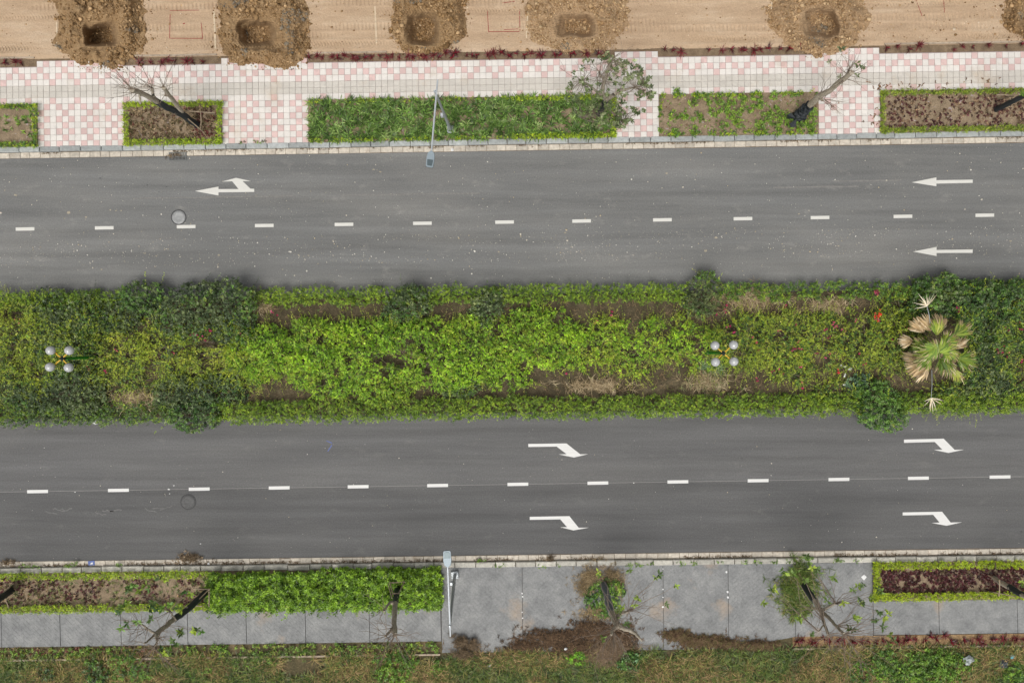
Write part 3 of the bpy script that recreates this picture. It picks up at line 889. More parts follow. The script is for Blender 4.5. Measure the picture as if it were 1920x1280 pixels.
def slab(poly_px, z=0.146):
    pts = [W(x, y, z)[:2] for x, y in poly_px]
    if sum(a[0] * b[1] - b[0] * a[1] for a, b in zip(pts, pts[1:] + pts[:1])) < 0: pts.reverse()
    mb = MB(); mb.prism(pts, 0.02, z)
    so = mb.build('slab', 'stamped_concrete', pave)
    xs = [p[0] for p in pts]; ys = [p[1] for p in pts]; cx, cy = -3.0, -13.0
    mb = MB()
    bx, by = BR[:, 0] + BR[:, 2] / 2, BR[:, 1] + BR[:, 3] / 2
    wx, wy = (bx - by) * r45 + cx, (bx + by) * r45 + cy
    ok = (wx > min(xs) - .3) & (wx < max(xs) + .3) & (wy > min(ys) - .3) & (wy < max(ys) + .3)
    gp = 0.007
    for x, y, w, h in BR[ok]:
        q = [(x + gp, y + gp), (x + w - gp, y + gp), (x + w - gp, y + h - gp), (x + gp, y + h - gp)]
        q = [((a - b) * r45 + cx, (a + b) * r45 + cy) for a, b in q]
        for a, b in zip(pts, pts[1:] + pts[:1]):
            q = clip_poly(q, a, b)
            if len(q) < 3: break
        if len(q) < 3: continue
        zz = z + 0.006 + rng.normal(0, 0.0006)
        mx, my = sum(p[0] for p in q) / len(q), sum(p[1] for p in q) / len(q)
        top = [(p[0] + (mx - p[0]) * 0.03, p[1] + (my - p[1]) * 0.03) for p in q]; n = len(q)
        mb.add([(*p, z - 0.002) for p in q] + [(*p, zz) for p in top], [tuple(range(n, 2 * n))] + [(i, (i + 1) % n, n + (i + 1) % n, n + i) for i in range(n)])
    tag(mb.build('stamped_blocks', 'stamped_concrete', so), kind='stuff')
def slab_row(js, f0, f1):
    for a, b in zip(js[:-1], js[1:]):
        g_ = 0.5
        slab([(a + g_, f0(a)), (b - g_, f0(b)), (b - g_ + 1.5, f1(b)), (a + g_ + 1.5, f1(a))])
BED_B = line(1151, 1124)                  # lower edge of the lower beds
slab_row([-120, 2, 112, 226, 351, 461, 572, 692, 826], lambda x: BED_B(x) - 3, PAVE_B)
slab_row([827, 979, 1110, 1243, 1365, 1490, 1636], lambda x: KERB_L1(x) + 0.7, lambda x: PAVE_B(x) + (22 if x < 1486 else 1))
slab_row([1637, 1760, 1907, 2040], lambda x: BED_B(x) - 1, PAVE_B)
for x0, x1 in ((X0, 826.5), (1636.5, X1)):
    sheet('bed_soil', lambda x: KERB_L1(x) + 0.4, lambda x: BED_B(x) - (3 if x1 < 900 else 1), 0.135, 'bed_soil', nx=int((x1 - x0) / 5), ny=24, x0=x0, x1=x1, amp=0.07, sc=0.2, seed=8)
# plaster spots along the joints and other pale marks
for px, py, r in ((979, 1112, 2), (980, 1118, 2.2), (979, 1147, 1.5), (980, 1158, 1.8), (1243, 1104, 2), (1243, 1119, 2), (1243, 1137, 3), (1362, 1072, 3), (1364, 1109, 3), (1365, 1119, 3), (1243, 1066, 1.5)):
    a = rng.uniform(0.7, 1.2, 9)
    r *= 0.7
    flat('plaster_spot', [(px + r * a[k] * math.cos(k * .698), py + r * a[k] * math.sin(k * .698)) for k in range(9)], 0.155, 'white_plastic', pave)

# ------------------------------------------------------------------ verge below
sheet('verge', lambda x: PAVE_B(x) + np.where(x < 1485, 0, 2), lambda x: 0 * x + 1452, 0.10, 'verge_soil', nx=500, ny=60, amp=0.10, sc=0.04, seed=4)
def run_blocks(par_name, label, x0, x1, f, w, z, mat, step=60):
    par = bpy.data.objects.new(par_name, None); C.objects.link(par); tag(par, label, kind='structure')
    xs = list(np.arange(x0, x1, step)) + [x1]
    for a, b in zip(xs[:-1], xs[1:]):
        mb = MB(); mb.prism([W(a + .3, f(a) + w)[:2], W(b - .3, f(b) + w)[:2], W(b - .3, f(b))[:2], W(a + .3, f(a))[:2]], 0.0, z + rng.normal(0, 0.006))
        mb.build('edging_block', mat, par)
run_blocks('edging', 'pale concrete edging along the verge at the lower left', -100, 826, lambda x: PAVE_B(x) + 20.5, 3.2, 0.2, 'edging_concrete')
run_blocks('edging', 'pale concrete edging below the row of red plants', 1486, 2020, lambda x: PAVE_B(x) + 19.5, 3.4, 0.18, 'edging_concrete')
sheet('planting_strip', lambda x: PAVE_B(x) + 1, lambda x: PAVE_B(x) + 19.6, 0.135, 'heap_soil', nx=120, ny=6, x0=1486, x1=2020, amp=0.03, sc=0.1)

# ------------------------------------------------------------------ median
sheet('median_bed', lambda x: MED_0(x) + 10, lambda x: MED_1(x) - 10, 0.17, 'median_soil', nx=700, ny=70, amp=0.16, sc=0.05, seed=12)

def hedge(name, label, x0, x1, f0, f1, h, dens, pal, L=0.076, n=11, stem=0.16, mat='leaf', cat='hedge', edge=0.22, gapn=0.0, group=None, z0=0.15, rough=0.35):
    loc = W((x0 + x1) / 2, float((f0((x0 + x1) / 2) + f1((x0 + x1) / 2)) / 2), z0)
    area = (x1 - x0) * S * abs(float(f1((x0 + x1) / 2) - f0((x0 + x1) / 2))) * S
    N = int(dens * area)
    x, y, t = scatter(N, x0, x1, f0, f1)
    y = y + (fbm(x * 0.05, x * 0, 5 + len(label), 4) - 0.5) * 2 * rough * 16 + rng.normal(0, 1.5, N)
    lump = fbm(x * 0.06, y * 0.06, 17, 3)
    prof = np.minimum(1, np.minimum(t, 1 - t) / edge * 0.35 + 0.72)
    keep = lump > gapn
    x, y, t, lump, prof = x[keep], y[keep], t[keep], lump[keep], prof[keep]
    hh = h * prof * (0.55 + 0.75 * lump)
    cr, cdx, cdy, cid = clumps(x, y, 13.0, 3)
    kp = cr < 1.25; x, y, t, hh, cr, cdx, cdy, cid = (q[kp] for q in (x, y, t, hh, cr, cdx, cdy, cid))
    z = z0 + np.maximum(0.0, hh * (1.15 - 0.55 * cr ** 2 + .25 * (cid - .5)) - stem * 0.8 - rng.exponential(0.08, len(x)) * h)
    P = WV(x, y, z)
    D = dirs_up(len(x), 0.45); D[:, 1] += (0.5 - t) * 0.7 - cdy * cr * .9; D[:, 0] += cdx * cr * .9; D = unit(D)
    lv = Leaves(); lv.sprigs(P, D, n, stem * rng.uniform(0.7, 1.5, len(x)), L, 0.36, pal, tone=0.8 + 0.4 * cid)
    tn = thing(name, loc, label, cat, group)
    tag(lv.build('foliage', mat, tn), kind='stuff')
    mb = MB(); k = 0
    for a in np.arange(x0 + 6, x1 - 2, 14):
        yy = float((f0(a) + f1(a)) / 2); b = W(a, yy, z0 - 0.02)
        mb.tube([b, (b[0] + rng.normal(0, .04), b[1] + rng.normal(0, .04), z0 + h * 0.6)], [0.014, 0.006], 5)
    tag(mb.build('stems', 'twig_bark', tn), kind='stuff')
    return tn

TOPH0, TOPH1 = (lambda x: MED_0(x) - 6), (lambda x: MED_0(x) + 24)
BOTH0, BOTH1 = (lambda x: MED_1(x) - 37), (lambda x: MED_1(x) + 1.5)
for x0, x1, lb in ((-60, 240, 'ragged green hedge at the upper left edge of the median'), (470, 738, 'bright green hedge between the big dark shrubs and the first round shrub'),
                   (738, 1290, 'bright green hedge along the upper median edge beside the round dark shrubs'), (1345, 1700, 'patchy green hedge with straw along the upper median edge, right half'), (1700, 1990, 'green hedge under the dark shrubs above the fan palm')):
    hedge('median_hedge', lb, x0, x1, TOPH0, TOPH1, 0.62, 230, P_HEDGE if x1 < 1400 else P_HEDGE + P_MIDG, gapn=0.10 if x1 < 1400 else 0.3, group='median edge hedges')
for x0, x1, lb in ((-60, 330, 'dull green hedge at the lower left edge of the median'), (400, 760, 'yellow-green hedge along the lower median edge, left of centre'),
                   (760, 1240, 'yellow-green hedge along the lower median edge, at the centre'), (1240, 1620, 'thick green hedge along the lower median edge below the right lamp'), (1680, 1990, 'green hedge along the lower median edge below the fan palm')):
    hedge('median_hedge', lb, x0, x1, BOTH0, BOTH1, 0.66, 230, P_HEDGE if x0 > 0 else P_HEDGE + P_MIDG + P_DARK, gapn=0.14, group='median edge hedges')

def blob_field(blobs, x, y, seed):
    h = np.zeros_like(x); gxx = np.zeros_like(x); gyy = np.zeros_like(x)
    for bx, by, rx, ry, bh in blobs:
        wob = 0.62 + 0.5 * fbm(x * 0.03, y * 0.03, seed, 2) + 0.30 * fbm(x * 0.11, y * 0.11, seed + 9, 2)
        u, v = (x - bx) / rx, (y - by) / ry
        r2 = (u * u + v * v) / wob ** 2
        hh = bh * np.sqrt(np.clip(1 - r2, 0, 1)) ** 0.7
        m_ = hh > h
        h = np.where(m_, hh, h); gxx = np.where(m_, u, gxx); gyy = np.where(m_, v, gyy)
    return h, gxx, gyy

SHOOT = [(154, 172, 50, 3), (172, 184, 66, 2), (134, 158, 46, 2), (188, 190, 90, .6)]
def thicket(name, label, cat, blobs, dens, pal, L, n, stem, seed, lumpy=0.5, group=None, mat='leaf', arch=0.0, thin=0.0, Wd=0.45, flowers=None, twig=True, deep=0.16, jit=0.18, under=0.0, pal2=None, csp=15.0, cgap=0.0):
    b = np.array(blobs, float)
    x0, x1, y0, y1 = (b[:, 0] - b[:, 2] * 1.3).min(), (b[:, 0] + b[:, 2] * 1.3).max(), (b[:, 1] - b[:, 3] * 1.3).min(), (b[:, 1] + b[:, 3] * 1.3).max()
    N = int((x1 - x0) * (y1 - y0) * S * S * dens)
    x = rng.uniform(x0, x1, N); y = rng.uniform(y0, y1, N)
    h, gu, gv = blob_field(blobs, x, y, seed)
    l1 = fbm(x * 0.05, y * 0.05, seed + 3, 2); l2 = fbm(x * 0.13, y * 0.13, seed + 5, 2)
    hh = h * (1 - lumpy * 0.5 + lumpy * (0.55 * l1 + 0.75 * l2 - 0.2))
    cr, cdx, cdy, cid = clumps(x, y, csp, seed)
    ok = (h > 0.12) & (l2 > thin * 0.8) & (cr < 1.3) & (cid > cgap)
    x, y, hh, gu, gv, cr, cdx, cdy, cid = (q[ok] for q in (x, y, hh, gu, gv, cr, cdx, cdy, cid))
    hh = hh * (1.08 - 0.42 * cr ** 2 + 0.30 * (cid - .5))
    z = 0.2 + np.maximum(0, hh - stem * 0.9 - rng.exponential(deep * .8, len(x)))
    D = np.stack([gu * 0.5 + cdx * cr * 1.0 + rng.normal(0, .4, len(x)), -gv * 0.5 - cdy * cr * 1.0 + rng.normal(0, .4, len(x)), np.ones(len(x)) * 0.9], -1)
    tone = (0.80 + 0.34 * cid) * (0.72 + 0.56 * fbm(x * 0.018, y * 0.03, seed + 71, 2))
    lv = Leaves(); D = unit(D)
    sel = (fbm(x * 0.022, y * 0.03, seed + 31, 3) + rng.normal(0, .06, len(x))) > (0.52 if pal2 else -1)
    for m_, pp in ((sel, pal), (~sel, pal2)):
        k = int(m_.sum())
        if k:
            big = rng.uniform(0, 1, k) < .5
            for bb, fL in ((big, 1.15), (~big, 0.75)):
                ii = np.where(m_)[0][bb]; lv.sprigs(WV(x[ii], y[ii], z[ii]), D[ii], n, stem * rng.uniform(0.6, 1.6, len(ii)), L * fL, Wd, pp, jit, tone=tone[ii])
    if under > 0:                              # extra leaves lower down, in a darker palette
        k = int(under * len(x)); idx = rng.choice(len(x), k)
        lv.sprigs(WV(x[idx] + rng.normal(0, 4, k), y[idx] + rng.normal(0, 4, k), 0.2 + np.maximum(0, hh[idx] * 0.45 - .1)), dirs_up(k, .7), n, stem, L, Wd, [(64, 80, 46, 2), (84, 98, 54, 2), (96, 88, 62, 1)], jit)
    if arch > 0:                               # long arching shoots leaving the mass
        k = int(arch * len(x)); idx = rng.choice(len(x), k)
        D2 = unit(np.stack([gu[idx] * 1.2 + rng.normal(0, .7, k), -gv[idx] * 1.6 + rng.normal(0, .7, k), rng.uniform(0.15, 0.8, k)], -1))
        lv.sprigs(WV(x[idx], y[idx], z[idx] + 0.05), D2, 20, rng.uniform(0.4, 1.0, k), L * 0.8, Wd, SHOOT if pal is not P_DARK else pal, 0.14, spread=(0.7, 1.2))
    c = b.mean(0); t = thing(name, W(c[0], c[1], 0.17), label, cat, group)
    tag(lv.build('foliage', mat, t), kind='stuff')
    if twig:
        mb = MB()
        for bx, by, rx, ry, bh in blobs:
            for _ in range(max(3, int(rx * ry / 250))):
                a, q = rng.uniform(0, 6.28), math.sqrt(rng.uniform(0, 1)) * 0.8
                p0 = W(bx + rng.normal(0, rx * .25), by + rng.normal(0, ry * .25), 0.1); p1 = W(bx + rx * q * math.cos(a), by + ry * q * math.sin(a), 0.2 + bh * 0.7 * math.sqrt(1 - q * q))
                m_ = [(p0[j] + p1[j]) / 2 + rng.normal(0, .06) for j in range(3)]
                mb.tube([p0, m_, p1], [0.022, 0.014, 0.006], 4, cap=False)
        tag(mb.build('stems', 'twig_bark', t), kind='stuff')
    if flowers:
        fl = Leaves()
        for fx, fy, fz, num, rad, pal2 in flowers:
            k = num; p = WV(fx + rng.normal(0, rad, k), fy + rng.normal(0, rad, k), fz + rng.normal(0, 0.05, k))
            fl.sprigs(p, dirs_up(k, 0.5), 5, 0.03, 0.075, 0.75, pal2, 0.15, spread=(0.9, 1.3))
        tag(fl.build('blossoms', 'leaf', t), kind='stuff')
    return t

# dark round shrubs, each a thing
SH = 'dark shrubs of the median'
def shrub(label, blobs, seed, pal=P_DARK, L=0.085, dens=190, lumpy=0.55):
    return thicket('evergreen_shrub', label, 'shrub', blobs, dens, pal, L, 11, 0.15, seed, lumpy, SH, Wd=0.5, thin=0.2, pal2=pal + P_MIDG[:2] + [(120, 136, 62, 1.5)], arch=0.01, csp=11)
shrub('low dark evergreen shrub spreading left of the round shrub, upper left', [(95, 575, 48, 30, .9), (150, 590, 62, 40, 1.0), (215, 596, 48, 36, .9)], 1)
shrub('small round shrub bulging over the upper road at the left', [(258, 563, 36, 33, 1.2), (292, 553, 20, 22, 1.0)], 2, P_DARK + P_MIDG)
shrub('large double-domed dark shrub bulging over the upper road', [(366, 578, 54, 48, 1.5), (435, 575, 46, 46, 1.5), (330, 600, 40, 40, 1.2), (440, 612, 42, 38, 1.1)], 3)
shrub('dark shrub growing round the left lamp post', [(120, 640, 62, 46, 1.0), (80, 655, 30, 30, 0.8)], 4, P_DARK)
shrub('dark shrub below the left lamp', [(135, 730, 62, 44, 1.0), (55, 745, 55, 34, 0.9), (165, 760, 40, 26, .7)], 5, P_DARK)
shrub('dark shrub behind the leafy one overhanging the lower road', [(330, 735, 44, 32, .9), (405, 738, 60, 34, .9)], 6, P_DARK)
shrub('feathery mid-green shrub overhanging the lower road at the left', [(362, 775, 50, 26, .9), (360, 795, 26, 16, .6)], 7, P_MIDG + P_DARK, 0.10, 150)
shrub('round dark shrub in the upper hedge, left of centre', [(768, 570, 36, 34, 1.2), (745, 592, 28, 22, .9)], 8, P_DARK)
shrub('narrow dark shrub in the upper hedge, right of centre', [(918, 566, 28, 28, 1.1), (905, 590, 26, 22, .9)], 9, P_DARK)
shrub('clipped dark shrub standing up from the upper hedge near the right lamp', [(1318, 545, 30, 34, 1.3), (1310, 570, 26, 26, 1.0)], 10, [(92, 104, 62, 3), (74, 88, 52, 2), (112, 122, 74, 1)])
shrub('broad dark green shrub behind the dead fronds, upper right', [(1760, 552, 62, 38, 1.4), (1835, 562, 60, 42, 1.4), (1722, 590, 40, 34, 1.0)], 11, P_MIDG + P_DARK, 0.09, 190)
shrub('dark shrub at the upper right edge of the median', [(1905, 560, 44, 42, 1.3), (1975, 565, 40, 42, 1.3)], 12, P_MIDG + P_DARK)
shrub('dark shrub to the right of the fan palm', [(1865, 640, 44, 52, 1.0), (1850, 710, 52, 40, .9)], 13, P_DARK)
shrub('glossy mid-green shrub overhanging the lower road at the right', [(1652, 770, 42, 40, 1.2), (1640, 745, 40, 30, 1.0)], 14, P_MIDG + [(130, 152, 96, 1)], 0.09, 190)
shrub('small blue-green bush below the flowering thicket', [(1610, 718, 24, 16, .5)], 15, [(96, 124, 92, 3), (122, 148, 116, 2)], 0.08)
shrub('dark shrub under the dense thicket near the centre', [(868, 725, 36, 22, .5)], 16, P_DARK)

MAG = [(168, 40, 88, 3), (140, 38, 72, 2), (188, 66, 112, 1)]
REDF = [(206, 54, 40, 3), (212, 80, 62, 1)]
WHF = [(190, 192, 184, 1)]
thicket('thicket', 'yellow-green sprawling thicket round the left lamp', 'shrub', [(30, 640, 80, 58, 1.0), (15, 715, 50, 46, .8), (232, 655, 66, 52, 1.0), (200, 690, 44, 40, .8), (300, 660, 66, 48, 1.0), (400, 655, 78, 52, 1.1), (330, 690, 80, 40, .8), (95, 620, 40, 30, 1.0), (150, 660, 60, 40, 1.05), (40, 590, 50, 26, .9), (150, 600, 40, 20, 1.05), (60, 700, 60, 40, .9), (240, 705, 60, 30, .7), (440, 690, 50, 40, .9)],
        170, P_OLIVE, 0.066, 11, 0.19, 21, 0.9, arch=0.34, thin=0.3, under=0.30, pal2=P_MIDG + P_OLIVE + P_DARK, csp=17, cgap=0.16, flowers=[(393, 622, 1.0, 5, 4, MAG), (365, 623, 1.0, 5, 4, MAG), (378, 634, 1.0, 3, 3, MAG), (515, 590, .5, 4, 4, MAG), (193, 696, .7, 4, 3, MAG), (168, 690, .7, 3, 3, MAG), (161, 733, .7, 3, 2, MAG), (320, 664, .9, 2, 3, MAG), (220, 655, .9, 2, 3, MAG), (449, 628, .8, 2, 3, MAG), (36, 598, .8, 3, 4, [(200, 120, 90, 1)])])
thicket('thicket', 'dense bright green thicket filling the middle of the median', 'shrub', [(500, 660, 72, 52, 1.15), (590, 664, 86, 60, 1.35), (690, 664, 90, 66, 1.5), (790, 664, 90, 64, 1.45), (890, 656, 84, 58, 1.3), (985, 640, 80, 60, 1.2), (640, 712, 74, 36, 1.0), (720, 722, 62, 32, .9), (850, 706, 56, 28, .9), (950, 705, 50, 30, .8), (1030, 640, 60, 54, 1.0), (1075, 650, 46, 44, .9)],
        250, P_BRIGHT, 0.068, 12, 0.18, 22, 0.9, arch=0.07, thin=0.2, under=0.2, csp=17, cgap=0.07, pal2=P_BRIGHT + [(112, 134, 44, 3), (156, 172, 60, 2)])
thicket('thicket', 'loose yellow-green thicket with stray shoots right of centre', 'shrub', [(1120, 640, 62, 42, .9), (1200, 640, 70, 46, 1.0), (1270, 640, 60, 46, 1.0), (1180, 680, 46, 30, .7), (1320, 660, 40, 40, .8)],
        170, P_BRIGHT[:2] + P_OLIVE, 0.068, 11, 0.19, 23, 0.9, arch=0.26, thin=0.3, under=0.25, csp=17, cgap=0.2, pal2=P_BRIGHT, flowers=[(1146, 588, .7, 3, 3, MAG), (1118, 607, .6, 3, 3, MAG), (1062, 700, .5, 2, 3, MAG)])
fl = [(1645, 590, 1.1, 12, 5, REDF), (1643, 550, 1.0, 7, 3, MAG), (1646, 600, 1., 4, 3, MAG), (1565, 608, 1.0, 7, 4, MAG), (1355, 583, .7, 6, 5, MAG), (1568, 697, .9, 4, 3, [(206, 50, 66, 1)]), (1505, 716 + 10, .6, 3, 3, MAG), (1596, 692, .9, 3, 3, WHF), (1583, 702, .8, 2, 2, WHF), (1580, 685, .8, 2, 2, WHF), (1585, 720, .8, 1, 2, WHF)]
fl += [(float(a), float(b_), 0.95, 2, 3, MAG) for a, b_ in zip(rng.uniform(1360, 1700, 26), rng.uniform(575, 715, 26))]
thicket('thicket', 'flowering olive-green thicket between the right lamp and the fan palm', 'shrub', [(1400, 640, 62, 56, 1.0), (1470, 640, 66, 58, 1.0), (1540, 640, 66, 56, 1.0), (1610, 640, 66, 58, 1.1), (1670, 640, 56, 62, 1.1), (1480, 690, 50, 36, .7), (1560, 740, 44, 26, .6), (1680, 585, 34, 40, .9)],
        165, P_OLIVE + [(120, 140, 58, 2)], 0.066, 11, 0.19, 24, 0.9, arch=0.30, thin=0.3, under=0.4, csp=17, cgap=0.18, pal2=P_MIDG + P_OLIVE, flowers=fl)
thicket('thicket', 'mixed olive and dark thicket at the right end of the median', 'shrub', [(1885, 640, 50, 58, 1.0), (1950, 640, 60, 62, 1.0), (1900, 715, 60, 42, .8), (1880, 590, 40, 36, 1.3), (1840, 600, 50, 30, 1.3), (1850, 680, 50, 40, 1.0), (1800, 740, 60, 26, .7)],
        160, P_OLIVE + P_DARK + P_MIDG, 0.066, 11, 0.19, 25, 0.9, arch=0.26, thin=0.3, under=0.4, csp=17, cgap=0.16, pal2=P_MIDG + P_DARK, flowers=[(float(a), float(b_), 0.95, 2, 3, MAG) for a, b_ in zip(rng.uniform(1840, 1920, 9), rng.uniform(590, 680, 9))] + [(1797, 579, 1.2, 4, 3, MAG)])

# dry grass and litter on the median floor
st = Straps()
x, y, _ = scatter(7000, -60, 1990, lambda x: MED_0(x) + 18, lambda x: MED_1(x) - 22)
st.tufts(WV(x, y, 0.2), 4, 0.22, 0.010, P_BROWN + [(150, 126, 96, 2), (108, 112, 60, 1)], (-0.05, 0.5), 0.4)
tag(st.build('leaf_litter', 'dry_leaf'), 'dry brown stalks and litter on the median floor', 'litter', kind='stuff')
lv = Leaves(); x, y, _ = scatter(1700, -60, 1990, lambda x: MED_0(x) + 18, lambda x: MED_1(x) - 20); ok = fbm(x * .03, y * .03, 44, 2) > .5
lv.sprigs(WV(x[ok], y[ok], 0.18), dirs_up(ok.sum(), .7), 9, 0.1, 0.08, .4, P_MIDG + P_OLIVE + P_BROWN)
tag(lv.build('floor_weeds', 'leaf'), 'low weeds scattered on the median floor', 'weeds', kind='stuff')
def straw(label, px, py, rx, ry, n, L=0.5, pal=P_STRAW, z=0.3, name='dry_grass'):
    st = Straps(); q = np.abs(rng.normal(0, .6, n)); a = rng.uniform(0, 6.28, n)
    st.tufts(WV(px + rx * q * np.cos(a), py + ry * q * np.sin(a), z + rng.uniform(-0.1, 0.2, n)), 5, L, 0.014, pal, (-0.1, 0.7), 0.6)
    t = thing(name, W(px, py, 0.17), label, 'dry grass'); tag(st.build('blades', 'dry_leaf', t), kind='stuff')
straw('heap of bleached straw in the upper hedge beside the clipped dark shrub', 1405, 560, 62, 17, 420)
straw('bleached straw tuft at the lower left of the median', 255, 748, 48, 16, 260)
straw('dry grass tuft beside the big double-domed shrub', 492, 572, 18, 14, 70, 0.45)
straw('dry grass below the right lamp', 1330, 715, 50, 18, 200, 0.4, P_STRAW + [(120, 124, 84, 3)])
straw('dry grass on the bare patch right of the centre thicket', 1120, 722, 70, 14, 240, 0.32)
straw('sparse straw above the flowering thicket', 1560, 572, 46, 12, 120, 0.45)
st = Straps(); st.tufts(WV(rng.normal(1335, 12, 12), rng.normal(688, 8, 12), 0.2), 14, 0.55, 0.022, [(126, 150, 108, 2), (98, 124, 84, 2)], (0.2, 1.0), 0.7)
t = thing('grass_tuft', W(1335, 690, .17), 'grey-green grass tuft just below the right lamp', 'grass'); tag(st.build('blades', 'leaf', t), kind='stuff')

# ------------------------------------------------------------------ planting in the upper beds
def border(label, xa, xb, sides, bw=8.5, h=0.34, pal=P_BORDER, f0=None, f1=None, gapn=0.12, dens=260, group='low border hedges of the beds'):
    f0 = f0 or BT; f1 = f1 or BB
    X, Y = [], []
    def strip(n, x0, x1, g0, g1):
        x, y, _ = scatter(n, x0, x1, g0, g1); X.append(x); Y.append(y)
    A = lambda l, w: int(l * S * w * S * dens)
    if 't' in sides: strip(A(xb - xa, bw), xa, xb, lambda x: f0(x) + 0, lambda x: f0(x) + bw)
    if 'b' in sides: strip(A(xb - xa, bw * 1.15), xa, xb, lambda x: f1(x) - bw * 1.15, lambda x: f1(x))
    if 'l' in sides: strip(A(80, bw), xa, xa + bw, f0, f1)
    if 'r' in sides: strip(A(80, bw), xb - bw, xb, f0, f1)
    x, y = np.concatenate(X), np.concatenate(Y)
    l = fbm(x * 0.09, y * 0.09, 41, 2); ok = l > gapn; x, y, l = x[ok], y[ok], l[ok]
    z = 0.14 + np.maximum(0, h * (0.5 + 0.7 * l) - 0.1 - rng.exponential(0.06, len(x)))
    lv = Leaves(); lv.sprigs(WV(x, y, z), dirs_up(len(x), 0.6), 9, 0.12 * rng.uniform(.7, 1.5, len(x)), 0.075, 0.42, pal)
    ym = float((f0(xa) + f1(xa)) / 2)
    t = thing('border_hedge', W((xa + xb) / 2, ym, 0.14), label, 'hedge', group)
    tag(lv.build('foliage', 'leaf', t), kind='stuff')
def litter(label, x0, x1, f0, f1, n, pal, L=0.09, name='ground_plants', z=0.15, k=7, W_=0.03, cat='plants', patch=None, mat='leaf', el=(0.2, 1.2)):
    x, y, _ = scatter(n, x0, x1, f0, f1)
    if patch:
        q = fbm(x * patch[0], y * patch[0], patch[1], 3); ok = q > patch[2]; x, y = x[ok], y[ok]
    st = Straps(); st.tufts(WV(x, y, z), k, L, W_, pal, el, 0.5, 0.28)
    return tag(st.build(name, mat), label, cat, kind='stuff')
(b0, b1, b2, b3, b4) = bed_x
border('low green border hedge of the bed at the left edge', -60, b0[1], 'tbr', 9, 0.36, P_BORDER + P_MIDG)
border('yellow-green border hedge framing the bed of the forked bare tree', b1[0], b1[1], 'tblr', 9, 0.36)
border('yellow-green border hedge at the right end of the strap-leaf bed', 960, b2[1], 'tbr', 8, 0.34, gapn=0.2)
border('sparse border hedge at the left of the strap-leaf bed', b2[0], 960, 'tb', 6, 0.24, P_BORDER + P_STRAP, gapn=0.42)
border('patchy border hedge of the half-bare bed', b3[0], b3[1], 'tbl', 7, 0.26, P_BORDER + P_MIDG, gapn=0.47)
border('olive border hedge framing the dark red bed at the right edge', b4[0], 1990, 'tbl', 9, 0.34, [(128, 146, 46, 3), (104, 124, 42, 2), (150, 160, 58, 1)])
ins = lambda a: (lambda x: BT(x) + a); inb = lambda a: (lambda x: BB(x) - a)
litter('green tufts in the bed at the left edge', -60, 60, ins(10), inb(12), 80, P_WEED + P_STRAP, 0.2, W_=0.035, k=10, patch=(0.03, 3, 0.4))
litter('withered reddish stubs in the bed of the forked bare tree', b1[0] + 10, b1[1] - 10, ins(10), inb(10), 620, [(104, 90, 68, 4), (88, 50, 46, 1), (134, 116, 90, 3), (82, 76, 50, 2)], 0.13, W_=0.035, k=5, mat='dry_leaf')
litter('dark red plants at the foot of the forked bare tree', 365, 405, ins(14), inb(14), 70, P_RED, 0.11, W_=0.03, k=9)
litter('dense green strap-leaf plants filling the long bed', b2[0] + 1, b2[1] - 2, ins(3), inb(4), 850, P_STRAP, 0.40, W_=0.044, k=9, name='strap_leaf_plants', patch=(0.05, 7, 0.24), el=(0.15, 1.1))
litter('scattered low weeds on the half-bare bed', b3[0] + 3, b3[1] - 3, ins(3), inb(4), 260, P_WEED + [(128, 104, 80, 4)], 0.09, W_=0.02, k=6)
litter('small dark red plants in the bed at the right edge', b4[0] + 12, 1990, ins(9), inb(10), 900, P_DKRED + [(140, 116, 92, 4), (112, 92, 70, 2)], 0.10, W_=0.035, k=8, patch=(0.04, 9, 0.30))
CL = [(1263, 218, 9), (1282, 215, 9), (1299, 195, 7), (1324, 193, 7), (1307, 222, 11), (1339, 210, 10), (1349, 188, 9), (1359, 205, 8), (1371, 194, 8), (1384, 211, 9), (1393, 188, 10), (1417, 183, 10), (1423, 196, 9), (1406, 205, 8), (1384, 232, 10),
      (1357, 235, 7), (1368, 218, 7), (1424, 233, 8), (1435, 221, 9), (1452, 211, 10), (1454, 232, 11), (1456, 247, 8), (1473, 219, 11), (1481, 231, 10), (1427, 244, 7), (1518, 229, 12), (1521, 243, 10), (1522, 213, 10), (1450, 180, 7), (1268, 174, 6), (1310, 179, 7), (1302, 246, 8), (1265, 249, 7), (1498, 236, 9)]
ORD = ['first', 'second', 'third', 'fourth', 'fifth', 'sixth', 'seventh', 'eighth', 'ninth', 'tenth', 'eleventh', 'twelfth', 'thirteenth', 'fourteenth', 'fifteenth', 'sixteenth', 'seventeenth', 'eighteenth', 'nineteenth', 'twentieth', 'twenty-first', 'twenty-second', 'twenty-third', 'twenty-fourth', 'twenty-fifth', 'twenty-sixth', 'twenty-seventh', 'twenty-eighth', 'twenty-ninth', 'thirtieth', 'thirty-first', 'thirty-second', 'thirty-third', 'thirty-fourth', 'thirty-fifth', 'thirty-sixth', 'thirty-seventh', 'thirty-eighth']
cnt = {}
